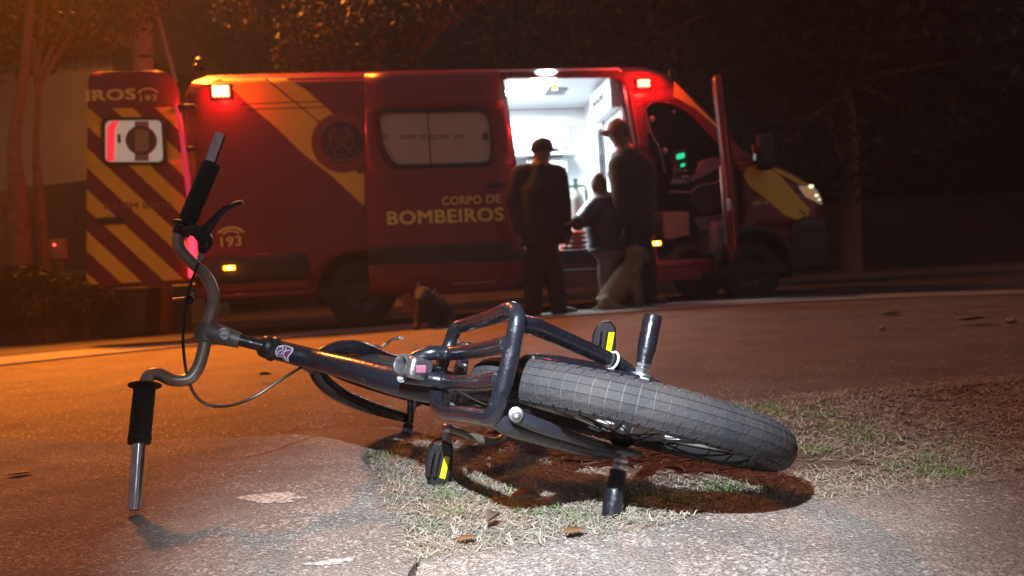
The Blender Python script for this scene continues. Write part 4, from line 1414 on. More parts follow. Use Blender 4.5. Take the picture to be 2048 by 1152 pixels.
    for (r0, r1) in ((.105, .080),):
        pts = [(c0[0] + r0 * math.cos(a), c0[1] + r0 * .72 * math.sin(a)) for a in np.linspace(.3, math.pi - .3, 11)]
        pts += [(c0[0] + r1 * math.cos(a), c0[1] + r1 * .72 * math.sin(a)) for a in np.linspace(math.pi - .3, .3, 11)]
        q = trap_fill([pts], [], fr(.031))
        arc.add(q.v, q.f)
    O('lettering', arc, m_yelt, rd, smooth=False)
    a0, a1 = VP(209, 419, dv), VP(346, 417, dv)
    O('lettering', text_mb('AA BM 00074', a0, a1, .062, fr(.031), bold=.03), M('dark_lettering', (.30, .12, .05), .5), rd, smooth=False)
    O('door_handle', MB().box(fr(.045)(*VP(222, 443, dv)), (.26, .03, .07)), m_gasket, rd, bevel=.03)
    # hinge arm, tail lamp, and a glowing strip in place of its light on the edge
    for (x, y) in ((378, 299), (376, 215)):
        c = Vector((*VP(x, y, 0), 0))
        O('hinge', MB().box((VP(x, y, -.01)[0], -.03, VP(x, y)[1]), (.17, .03, .05)), m_gasket, bevel=.008)
    tl = [VP(384, 448), VP(398, 447), VP(402, 520), VP(397, 552), VP(386, 556)]
    O('tail_lamp', MB().prism([(u - .02, z) for u, z in tl], (0, -.09, 0), (1, 0, 0), (0, 0, 1), (0, .05, 0)), e_tail, bevel=.008)
    O('door_edge_glow', MB().tube([Vector((VP(x, y, -.10)[0], -.10, VP(x, y, -.10)[1])) for x, y in ((351, 208), (361, 255), (371, 330), (379, 395), (388, 450))], [.010, .022, .026, .026, .012], n=8, sm=3), emit('red_edge_glow', (1.0, .04, .12), .45), label='glowing strip put in for tail lamp light on the door edge')

    # ---- flashers, markers, beacons
    def flasher(x, y, w, hgt, rows, cols, seed):
        c = VP(x, y)
        vv = lean(*c)
        base = O('flasher', MB().box((c[0], vv - .012, c[1]), (w + .05, .03, hgt + .05)), m_gasket, bevel=.012)
        lens = O('lens', MB().box((c[0], vv - .034, c[1]), (w, .02, hgt)), e_red, base, bevel=.008)
        led = MB()
        for i in range(cols):
            for j in range(rows):
                led.ball((c[0] + (i - (cols - 1) / 2) * w / cols, vv - .046, c[1] + (j - (rows - 1) / 2) * hgt / rows), w / cols * .52, n=8)
        O('light_diode', led, e_redhot, base)
        wp_ = Matrix.Translation((VO.x, VO.y, VANZ)) @ (Matrix.Rotation(TH, 4, 'Z') @ Vector((c[0], vv - .15, c[1])))
        # its twin on the far side of the body
        fb = O('flasher', MB().box((c[0], VW - vv + .012, c[1]), (w + .05, .03, hgt + .05)), m_gasket, bevel=.012)
        O('lens', MB().box((c[0], VW - vv + .034, c[1]), (w, .02, hgt)), e_red, fb, bevel=.008)
        wq_ = Matrix.Translation((VO.x, VO.y, VANZ)) @ Matrix.Rotation(TH, 4, 'Z') @ Vector((c[0], VW - vv + .20, c[1]))
        light('far_flasher_light', 'POINT', wq_, 26, (1.0, 0.02, 0.015), shadow_soft_size=.06)
        light('flasher_light', 'POINT', wp_, (17, 30)[seed], (1.0, 0.02, 0.015), shadow_soft_size=.06)
    flasher(441, 182, .165, .115, 3, 4, 0)
    flasher(1288, 166, .135, .085, 2, 4, 1)
    for (x, y) in ((460, 536), (1310, 487)):
        c = VP(x, y)
        vv = lean(*c)
        b_ = O('marker_light', MB().box((c[0], vv - .012, c[1]), (.15, .03, .06)), m_gasket, bevel=.012)
        O('lens', MB().box((c[0], vv - .030, c[1]), (.115, .014, .045)), e_amber, b_, bevel=.006)
        O('bulb', MB().ball((c[0] + .01, vv - .038, c[1]), .022, s=(1.2, .5, .8)), e_amberhot, b_)
        wp_ = Matrix.Translation((VO.x, VO.y, VANZ)) @ Matrix.Rotation(TH, 4, 'Z') @ Vector((c[0], vv - .10, c[1]))
        light('marker_light_glow', 'POINT', wp_, 0.55, (1.0, 0.22, 0.01), shadow_soft_size=.03)
    for (x, y) in ((398, 124), (1343, 147)):
        c = VP(x, y, .3)
        O('roof_beacon', MB().lathe((c[0], .30, c[1] - .07), (0, 0, 1), [(.06, 0), (.06, .03), (.05, .04), (.045, .09), (.02, .115), (0, .12)], n=18), m_gasket)
    O('roof_lamp', MB().ball(VW3(398, 116, .3), .012), e_head)
    O('roof_lamp', MB().ball(VW3(1343, 144, .3), .012), e_amber)

    # ---- headlamp
    hp = [VN(1597, 372), VN(1618, 371), VN(1634, 380), VN(1643, 396), VN(1645, 410), VN(1630, 402), VN(1612, 394)]
    hl = O('headlight', trap_fill([round_poly(hp, .02)], [1.05 + .02 * k for k in range(14)], fn0(.016), du=.04), M('headlamp_glass', (.35, .30, .26), .12, coat=1.0, emis=(1.0, .72, .5), es=.18), solid=.012)
    O('indicator', trap_fill([[VN(1604, 377), VN(1618, 380), VN(1626, 394), VN(1632, 400), VN(1616, 394)]], [], fn0(.026)), M('amber_lamp', (.75, .42, .08), .3, emis=(.9, .45, .08), es=.25), hl)
    for (x, y, r) in ((1621, 373, .030), (1632, 391, .022), (1638, 399, .014)):
        u, z = VN(x, y)
        O('reflector_bowl', MB().ball((u, lean(u, z) - .028, z), r, s=(1.3, .4, .7)), e_head, hl)
    u, z = VN(1608, 422)
    O('fog_glint', MB().tube([Vector((VN(x, y)[0], lean(*VN(x, y)) - .02, VN(x, y)[1])) for x, y in ((1600, 418), (1608, 424), (1613, 430))], .008, n=6, sm=2), M('glint_metal', (.8, .7, .5), .15, 1.0), smooth=True)  # bright metal sliver put in to stand for a glint

    # ---- cargo interior: white room
    u0, u1, v0, v1, z0, z1 = 2.45, 4.62, 0.10, 1.86, 0.66, 2.63
    fl_ = O('interior_floor', MB().box(((u0 + u1) / 2, (v0 + v1) / 2, z0 - .02), (u1 - u0, v1 - v0, .04)), m_white2)
    O('interior_wall', MB().box(((u0 + u1) / 2, v1 + .015, (z0 + z1) / 2), (u1 - u0, .03, z1 - z0)), m_white)
    O('interior_wall', MB().box((u0 - .015, (v0 + v1) / 2, (z0 + z1) / 2), (.03, v1 - v0, z1 - z0)), m_white)
    O('interior_ceiling', MB().box(((u0 + u1) / 2, (v0 + v1) / 2, z1 + .012), (u1 - u0, v1 - v0, .02)), m_white)
    part = O('partition', MB().box((u1 + .012, (v0 + v1) / 2, (z0 + z1) / 2), (.024, v1 - v0, z1 - z0)), m_white)
    hub_ = O('partition_header', MB().box((u1 - .06, .55, 2.40), (.12, .90, .36)), m_white, part, bevel=.02)
    for k in range(4):
        O('air_nozzle', MB().lathe((u1 - .122, .42 + .14 * k, 2.42), (-1, 0, 0), [(.050, 0), (.050, .012), (.038, .014), (.034, .004), (0, .004)], n=18), m_seam, hub_)
    dr = O('partition_door', MB().box((u1 - .012, .46, 1.42), (.02, .62, 1.46)), m_white, part, bevel=.008)
    O('door_slot', MB().box((u1 - .024, 1.02, 1.52), (.012, .17, 1.30)), m_glass, part)
    O('door_slot', MB().box((u1 - .026, .80, 1.50), (.012, .03, 1.46)), m_seam, part)
    O('grab_handle', MB().tube([(u1 - .03, .92, 1.20), (u1 - .07, .92, 1.22), (u1 - .07, .92, 1.36), (u1 - .03, .92, 1.38)], .010, n=8, sm=3), m_seam, part)
    O('grab_rail', MB().tube([(u1 + .01, .10, 2.45), (u1 + .02, .05, 2.42), (u1 + .07, .03, 2.0), (u1 + .11, .03, 1.72)], .016, n=10, sm=4), m_alur)
    # cabinets along the far wall
    def cabinet(ua, ub, za, zb, depth, label=None, mat=m_white):
        c = O('cabinet', MB().box(((ua + ub) / 2, v1 - depth / 2, (za + zb) / 2), (ub - ua, depth, zb - za)), mat, bevel=.006)
        O('cabinet_front', MB().box(((ua + ub) / 2, v1 - depth - .008, (za + zb) / 2), (ub - ua - .07, .014, zb - za - .07)), mat, c, bevel=.005)
        O('shadow_gap', MB().box(((ua + ub) / 2, v1 - depth - .001, (za + zb) / 2), (ub - ua - .030, .006, zb - za - .030)), m_seam, c)
        return c
    cabinet(2.60, 4.34, 2.02, 2.44, .30)
    O('shelf', MB().box((3.50, v1 - .17, 1.985), (1.9, .34, .03)), m_white2)
    for (ua, ub, za, zb) in ((3.78, 4.30, 1.66, 1.93), (3.78, 4.30, 1.38, 1.64), (3.78, 4.22, .95, 1.32)):
        cabinet(ua, ub, za, zb, .26, mat=m_white2 if zb < 1.4 else m_white)
    cabinet(2.70, 3.66, 1.50, 1.90, .16, mat=m_white2)
    O('counter', MB().box((3.55, v1 - .2, 1.355), (2.0, .40, .025)), m_white)
    lp = O('ceiling_lamp', MB().lathe((3.80, .22, z1 - .004), (0, 0, -1), [(.16, 0), (.16, .02), (.13, .05), (.06, .07), (0, .075)], n=28), e_white)
    O('ceiling_lamp', MB().box((3.30, .95, z1 - .012), (1.1, .12, .02)), e_white)
    O('ceiling_hatch', MB().box((4.08, .95, z1 - .004), (.22, .30, .012)), m_seam)
    O('yellow_sign', MB().box((3.99, .60, z1 - .05), (.05, .03, .06)), m_yel, bevel=.004)
    ml = Matrix.Translation((VO.x, VO.y, VANZ)) @ Matrix.Rotation(TH, 4, 'Z')
    a = light('ceiling_lamp_light', 'AREA', ml @ Vector((3.55, .85, z1 - .06)), 150, (0.86, 0.95, 1.0), shape='RECTANGLE', size=1.5, size_y=.7)
    a.rotation_euler = (0, 0, TH)
    # threshold and step
    O('door_step', MB().box((4.06, .10, .60), (1.40, .26, .14)), m_plast, bevel=.01)
    for zz, vv in ((.515, .02), (.455, -.01)):
        O('step_rail', MB().box((4.06, vv, zz), (1.40, .03, .012)), m_alur)
    O('threshold', MB().box((4.06, -.004, .665), (1.36, .02, .014)), m_alur)
    # ---- cab interior
    O('cab_floor', MB().box((5.42, .95, .50), (1.05, 1.75, .04)), m_darkin)
    O('cab_bulkhead', MB().box((4.83, 1.0, 1.5), (.05, 1.75, 2.0)), m_darkin)
    O('cab_headliner', MB().box((4.98, 1.0, 2.47), (.34, 1.7, .03)), m_darkin)
    O('footwell', MB().box((5.72, .35, .72), (.26, .5, .40)), m_dash, bevel=.06)
    seat = O('cab_seat', MB().box((5.12, .42, .99), (.50, .50, .15)).box((4.97, .42, 1.36), (.14, .46, .66)).box((4.96, .42, 1.80), (.10, .26, .20)), m_darkin, bevel=.05)
    O('seat_box', MB().prism([VP(1326, 424, .14), VP(1378, 423, .14), VP(1380, 470, .14), VP(1330, 480, .14)], (0, .14, 0), (1, 0, 0), (0, 0, 1), (0, .4, 0)), m_card, seat, bevel=.008)
    # dashboard: curved top, shelf, glove box, radio stack
    pts = [(0, 0), (.10, .03), (.28, .10), (.48, .14), (.52, .06), (.50, -.10), (.40, -.26), (.16, -.34), (.02, -.20)]
    uz = [(5.38 + a, 1.34 + b) for a, b in pts]
    dash = O('dashboard', MB().prism(round_poly(uz, .05), (0, .22, 0), (1, 0, 0), (0, 0, 1), (0, 1.5, 0)), m_darkin, bevel=.012)
    dface = round_poly([VP(1344, 358, .2), VP(1392, 349, .2), VP(1400, 322, .2), VP(1428, 314, .2), VP(1450, 316, .2), VP(1444, 334, .2), VP(1412, 350, .2), VP(1380, 366, .2), VP(1342, 368, .2)], .03)
    O('dash_panel', MB().prism(dface, (0, .19, 0), (1, 0, 0), (0, 0, 1), (0, .05, 0)), m_dash, dash, bevel=.006)
    O('dash_shelf', MB().tube([VW3(1340, 383, .18), VW3(1380, 384, .18), VW3(1398, 372, .18), VW3(1430, 366, .18), VW3(1448, 352, .18)], .011, n=8, sm=4), m_dash, dash)
    O('footwell_panel', MB().prism(round_poly([VP(1386, 434, .2), VP(1416, 432, .2), VP(1440, 430, .2), VP(1462, 420, .2), VP(1450, 444, .2), VP(1424, 460, .2), VP(1400, 462, .2)], .04), (0, .20, 0), (1, 0, 0), (0, 0, 1), (0, .03, 0)), M('footwell_blue_grey', (.10, .13, .18), .6), dash, bevel=.008)
    sc1 = O('screen', MB().prism(round_poly([VP(1353, 309, .16), VP(1369, 305, .16), VP(1370, 315, .16), VP(1354, 319, .16)], .02), (0, .16, 0), (1, 0, 0), (0, 0, 1), (0, .01, 0)), e_green, dash)
    O('screen', MB().prism(round_poly([VP(1362, 328, .16), VP(1370, 326, .16), VP(1370, 332, .16), VP(1362, 334, .16)], .01), (0, .16, 0), (1, 0, 0), (0, 0, 1), (0, .01, 0)), e_green, dash)
    O('radio_housing', MB().prism(round_poly([VP(1348, 302, .18), VP(1374, 296, .18), VP(1376, 344, .18), VP(1350, 348, .18)], .02), (0, .18, 0), (1, 0, 0), (0, 0, 1), (0, .12, 0)), m_darkin, dash, bevel=.006)
    rnd = random.Random(7)
    for k in range(16):
        x, y = rnd.uniform(1344, 1382), rnd.uniform(334, 366)
        O('switch', MB().box(VW3(x, y, .175), (.02 + rnd.random() * .02, .01, .012 + rnd.random() * .012)), rnd.choice([m_dash, m_alur, m_white2, m_gasket]), dash, smooth=False)
    O('coiled_lead', MB().tube([VW3(1372, 330, .15), VW3(1382, 345, .15), VW3(1380, 362, .15), VW3(1366, 352, .15)], .006, n=6, sm=5), m_gasket, dash)
    sw_c = Vector((5.28, 1.45, 1.42))
    O('steering_wheel', MB().tube([sw_c + Vector((math.cos(a) * .08, math.sin(a) * .20, math.cos(a) * -.17)) for a in np.linspace(0, 6.283, 25)[:-1]], .016, n=8, closed=True, sm=0), m_gasket)
    # bits hanging in the cab: grab handles, belt, visor
    O('sun_visor', MB().box((5.22, .55, 2.20), (.20, .50, .02)), m_darkin, bevel=.005)
    O('seat_belt', MB().tube([VW3(1291, 215, .1), VW3(1300, 262, .1), VW3(1320, 300, .12), VW3(1330, 345, .14)], .010, n=6, sm=4), m_dash)
    for (x, y, r) in ((1304, 238, .035), (1298, 262, .022), (1309, 279, .016), (1316, 289, .014), (1331, 302, .030), (1348, 224, .020)):
        O('cab_fitting', MB().ball(VW3(x, y, .12), r, s=(1, .6, 1.2)), m_dash)
    O('pillar_trim', MB().tube([Vector((u, lean(u, z) + .01, z)) for u, z in ((4.88, .55), (4.84, 1.4), (4.85, 2.1), (4.95, 2.24))], .014, n=6, sm=3), m_gasket)
    O('b_pillar_seam', MB().tube([fn0(.006)(*VP(x, y)) for x, y in ((1262, 176), (1268, 220), (1274, 260), (1279, 288))], .008, n=6, sm=3), M('bright_red_edge', (.6, .05, .07), .2, coat=1), smooth=True)

    # ---- the cab door, swung open towards us, seen almost edge on
    hx = VP(1484, 330, 0.06)
    hinge = Vector((5.86, .07, 0))
    hw = ml @ hinge
    tocam = Vector((CAM.x - hw.x, CAM.y - hw.y, 0)).normalized()
    inv = Matrix.Rotation(-TH, 4, 'Z')
    dl = (inv @ (Matrix.Rotation(math.radians(-3.0), 4, 'Z') @ tocam))          # along the door, local
    nl = Vector((dl.y, -dl.x, 0))
    if nl.x < 0:
        nl = -nl
    th = .065
    dpoly = [(0, .52), (0, 1.45), (.22, 1.86), (.50, 2.16), (.80, 2.34), (.96, 2.33), (1.02, 2.0), (1.05, 1.4), (1.05, .9), (1.0, .52), (.90, .44), (.14, .44)]
    wpoly = round_poly([(.10, 1.46), (.30, 1.82), (.54, 2.08), (.82, 2.24), (.92, 2.20), (.97, 1.46)], .05)
    slant = lambda z: max(0, (z - 1.2)) * .055
    def fd(off):
        return lambda a, z: hinge + dl * a + nl * (off - slant(z)) + Vector((0, 0, z))
    cd_ = O('cab_door', trap_fill([round_poly(dpoly, .07), wpoly], [0.5 + .1 * k for k in range(20)], fd(.0), du=.2), m_red, solid=th)
    O('door_lining', trap_fill([[(.06, .56), (.06, 1.40), (.98, 1.40), (.99, .60)]], [], fd(-th / 2 - .02)), m_dash, cd_, solid=.03)
    O('window', trap_fill([wpoly], [], fd(0)), m_glass, cd_)
    O('door_seal', MB().tube([fd(-th / 2 - .004)(a, z) for a, z in ((1.03, .6), (1.03, 1.3), (1.0, 2.0), (.93, 2.30))], .012, n=6, sm=3), m_gasket, cd_)
    O('edge_trim', MB().tube([fd(th / 2 + .002)(a, z) for a, z in ((1.035, .56), (1.045, 1.4), (1.01, 2.0), (.955, 2.31))], .006, n=6, sm=3), M('door_edge_paint', (.55, .03, .05), .15, coat=1), cd_)
    O('door_latch', MB().box(fd(0)(1.052, 1.0), (.03, .03, .12)), m_alur, cd_, bevel=.004)
    mr = O('mirror', MB().box(VW3(1529, 304, -.10), (.20, .13, .40)), m_gasket, cd_, bevel=.05)
    O('mirror_arm', MB().tube([VW3(1500, 330, -.02), VW3(1512, 322, -.06), VW3(1524, 318, -.10)], .025, n=8, sm=3), m_gasket, cd_)
    O('mirror_gleam', MB().box(VW3(1509, 314, -.10), (.02, .02, .07)), M('mirror_glint', (.6, .7, .75), .1, .5, emis=(.5, .7, .7), es=.25), mr)  # glint on the mirror, put in as a faintly glowing block
    O('mirror_edge_glow', MB().tube([VW3(1505, 290, -.10), VW3(1507, 312, -.10)], .006, n=6, sm=0), M('mirror_red_glow', (.5, .12, .1), .2, emis=(.8, .1, .08), es=.12), mr)  # red light on the mirror's edge, put into its colour as glow

    # ---- loose equipment resting in the cargo room
    cy = VW3(1152, 440, .30)
    c_top = VP(1152, 388, .45)
    wpt = ml @ Vector((c_top[0], .45, .66))
    cyl = thing('oxygen_cylinder', 'pale oxygen cylinder with green valve standing inside the open ambulance doorway', 'gas cylinder', wpt)
    zt = c_top[1] + VANZ
    obj('body', MB().lathe(wpt, (0, 0, 1), [(0, 0), (.085, .0), (.09, .02), (.09, zt - .66 - .10), (.075, zt - .66 - .03), (.035, zt - .66 + .01), (.03, zt - .66 + .04), (0, zt - .66 + .04)], n=26), m_cyl, cyl)
    vt = wpt + Vector((0, 0, zt - .66 + .04))
    rg = obj('valve', MB().lathe(vt, (0, 0, 1), [(.022, 0), (.022, .07), (.012, .09), (0, .09)], n=14).tube([vt + Vector((-.11, 0, .03)), vt + Vector((.10, 0, .03))], .013, n=8, sm=0), m_cylg, cyl)
    obj('gauge', MB().lathe(vt + Vector((-.11, 0, .035)), (0, -1, 0), [(0, -.01), (.04, -.01), (.04, .015), (.03, .02), (0, .018)], n=18), m_cylg, rg)
    obj('knob', MB().lathe(vt + Vector((0, 0, .09)), (0, 0, 1), [(0, 0), (.03, 0), (.03, .02), (0, .02)], n=12), m_cylg, rg)
    obj('hose', MB().tube([vt + Vector((.10, 0, .03)), vt + Vector((.13, -.02, -.06)), vt + Vector((.11, -.02, -.20))], .007, n=6, sm=4), m_cylg, rg)
    for k in range(4):
        c = ml @ Vector((VP(1144, 470, .3)[0] + .01 * (k % 2), .32, .665 + .024 + .052 * k))
        b = thing('plastic_tray', ['orange plastic tray, bottom one of the stack on the ambulance floor', 'orange plastic tray, second from the bottom of the stack in the ambulance', 'orange plastic tray, just under the topmost of the stack in the ambulance', 'orange plastic tray on top of the stack on the ambulance floor'][k], 'tray', c, TH + .04 * (k - 1.5), 'orange trays stacked in the ambulance')
        sh = MB().box((0, 0, .004), (.26, .34, .012)).box((0, 0, .020), (.30, .38, .006))
        obj('tray_body', sh, m_orange, b, local=True, bevel=.003)
        obj('rim', MB().tube([(-.15, -.19, .022), (.15, -.19, .022), (.15, .19, .022), (-.15, .19, .022)], .006, n=6, closed=True, sm=0), m_orange, b, local=True)
    ax = VW3(1178, 430, .12)
    rod = thing('carry_pole', 'pale upright metal pole standing just inside the open side door', 'pole', ml @ Vector((ax.x, .14, .66)))
    obj('shaft', MB().tube([ml @ Vector((ax.x, .14, .67)), ml @ Vector((ax.x - .02, .14, 1.34))], .016, n=10, sm=0), m_alur, rod)
    obj('foot', MB().lathe(ml @ Vector((ax.x, .14, .665)), (0, 0, 1), [(0, 0), (.03, 0), (.03, .02), (.016, .03)], n=12), m_gasket, rod)
    return van
VAN = build_van()
# ================================================================ PEOPLE AND DOGS
def skin(name, pts, edges, root, sub=2, mats=None, matfn=None, parent=None, kind=None):
    """pts: list of (Vector, radius_x, radius_y). One continuous surface from a joint skeleton."""
    if sub > 1:
        # limbs and trunk as overlapping tapered volumes, fused into one closed skin
        mb = MB()
        rr = [(p[1] + (p[2] if len(p) > 2 else p[1])) / 2 for p in pts]
        for i, j in edges:
            mb.tube([pts[i][0], pts[j][0]], [rr[i], rr[j]], n=18, sm=0)
        me = bpy.data.meshes.new(name)
        for i, p in enumerate(pts):
            mb.ball(p[0], rr[i], n=16, s=(p[1] / rr[i], (p[2] if len(p) > 2 else p[1]) / rr[i], 1))
        me.from_pydata([tuple(v) for v in mb.v], [], mb.f)
        bm = bmesh.new()
        bm.from_mesh(me)
        bmesh.ops.recalc_face_normals(bm, faces=bm.faces)
        bm.to_mesh(me)
        bm.free()
        o = bpy.data.objects.new(name, me)
        COL.objects.link(o)
        rm_ = o.modifiers.new('remesh', 'REMESH')
        rm_.mode = 'VOXEL'
        rm_.voxel_size = 0.013
        sm_ = o.modifiers.new('smooth', 'SMOOTH')
        sm_.factor = 0.5
        sm_.iterations = 14
    else:
        me = bpy.data.meshes.new(name)
        me.from_pydata([tuple(p[0]) for p in pts], edges, [])
        o = bpy.data.objects.new(name, me)
        COL.objects.link(o)
        md = o.modifiers.new('skin', 'SKIN')
        md.use_smooth_shade = True
        sv = me.skin_vertices[0].data
        for i, p in enumerate(pts):
            sv[i].radius = (p[1], p[2] if len(p) > 2 else p[1])
            sv[i].use_root = (i == root)
        ss = o.modifiers.new('sub', 'SUBSURF')
        ss.levels = ss.render_levels = sub
    dg = bpy.context.evaluated_depsgraph_get()
    ev = o.evaluated_get(dg)
    nm = bpy.data.meshes.new_from_object(ev)
    bpy.data.objects.remove(o)
    if parent is not None:
        nm.transform(root_mat(parent).inverted())
    for m in mats:
        nm.materials.append(m)
    inv = root_mat(parent) if parent is not None else Matrix()
    for p in nm.polygons:
        p.use_smooth = True
        if matfn:
            p.material_index = matfn(inv @ p.center)
    o = bpy.data.objects.new(name, nm)
    COL.objects.link(o)
    if parent is not None:
        o.parent = parent
    if kind:
        o['kind'] = kind
    return o

def hand(parent, wrist, d, palm_n, mat, s=1.0, curl=0.7):
    """Palm, four unequal bent fingers and a thumb, one skinned surface."""
    d = d.normalized()
    palm_n = (palm_n - d * palm_n.dot(d)).normalized()
    side = d.cross(palm_n)
    pts = [(wrist, .026 * s, .020 * s), (wrist + d * .045 * s, .036 * s, .017 * s), (wrist + d * .080 * s, .037 * s, .015 * s)]
    E = [(0, 1), (1, 2)]
    for i, (off, ln) in enumerate(((-.030, .066), (-.010, .076), (.010, .071), (.029, .055))):
        b = wrist + d * .084 * s + side * off * s
        dd = d
        prev = 2
        a = 0
        for k in range(3):
            a += curl * (0.35 + .2 * k)
            dd = (d * math.cos(a) + palm_n * math.sin(a))
            if k == 0:
                pts.append((b, .0095 * s)); E.append((prev, len(pts) - 1)); prev = len(pts) - 1
            b = b + dd * ln * s * (.42, .33, .25)[k]
            pts.append((b, (.0090, .0080, .0068)[k] * s)); E.append((prev, len(pts) - 1)); prev = len(pts) - 1
    t = wrist + d * .03 * s - side * .034 * s
    pts.append((t, .012 * s)); E.append((1, len(pts) - 1)); prev = len(pts) - 1
    for k in range(2):
        t = t + (d * .8 - side * (.55 - .4 * k) + palm_n * (.3 + .3 * k)).normalized() * .030 * s
        pts.append((t, (.0105, .0085)[k] * s)); E.append((prev, len(pts) - 1)); prev = len(pts) - 1
    pts = [(p[0], p[1], p[2] if len(p) > 2 else p[1]) for p in pts]
    return skin('hand', pts, E, 0, sub=1, mats=[mat], parent=parent)

m_skin = M('skin', (0.20, 0.095, 0.062), 0.5, var=(0.17, 0.08, 0.05), scale=20)
m_jacket = M('dark_jacket', (0.014, 0.011, 0.014), 0.85, var=(0.024, 0.018, 0.020), scale=12, bump=0.3, bscale=30)
m_sleeve = M('brown_red_sleeve', (0.045, 0.016, 0.016), 0.8, var=(0.03, 0.013, 0.013), scale=10, bump=0.3, bscale=30)
m_trous = M('dark_trousers', (0.012, 0.011, 0.014), 0.85, var=(0.02, 0.017, 0.019), scale=10, bump=0.25, bscale=24)
m_shoe = M('dark_shoe', (0.05, 0.055, 0.075), 0.5)
m_capd = M('dark_cap', (0.020, 0.022, 0.032), 0.7, bump=.2, bscale=60)
m_capt = M('brown_cap', (0.20, 0.10, 0.07), 0.7, var=(0.14, 0.07, 0.05), scale=18, bump=.2, bscale=60)
m_puff = M('navy_puffer', (0.020, 0.024, 0.045), 0.38, var=(0.028, 0.032, 0.056), scale=14, bump=0.4, bscale=22)
m_pale = M('pale_trousers', (0.22, 0.18, 0.18), 0.8, var=(0.17, 0.14, 0.14), scale=12, bump=.2, bscale=30)
m_hair = M('dark_hair', (0.018, 0.014, 0.012), 0.6, bump=.5, bscale=120)
m_collar = M('tan_collar', (0.24, 0.14, 0.10), 0.8, bump=.3, bscale=80)

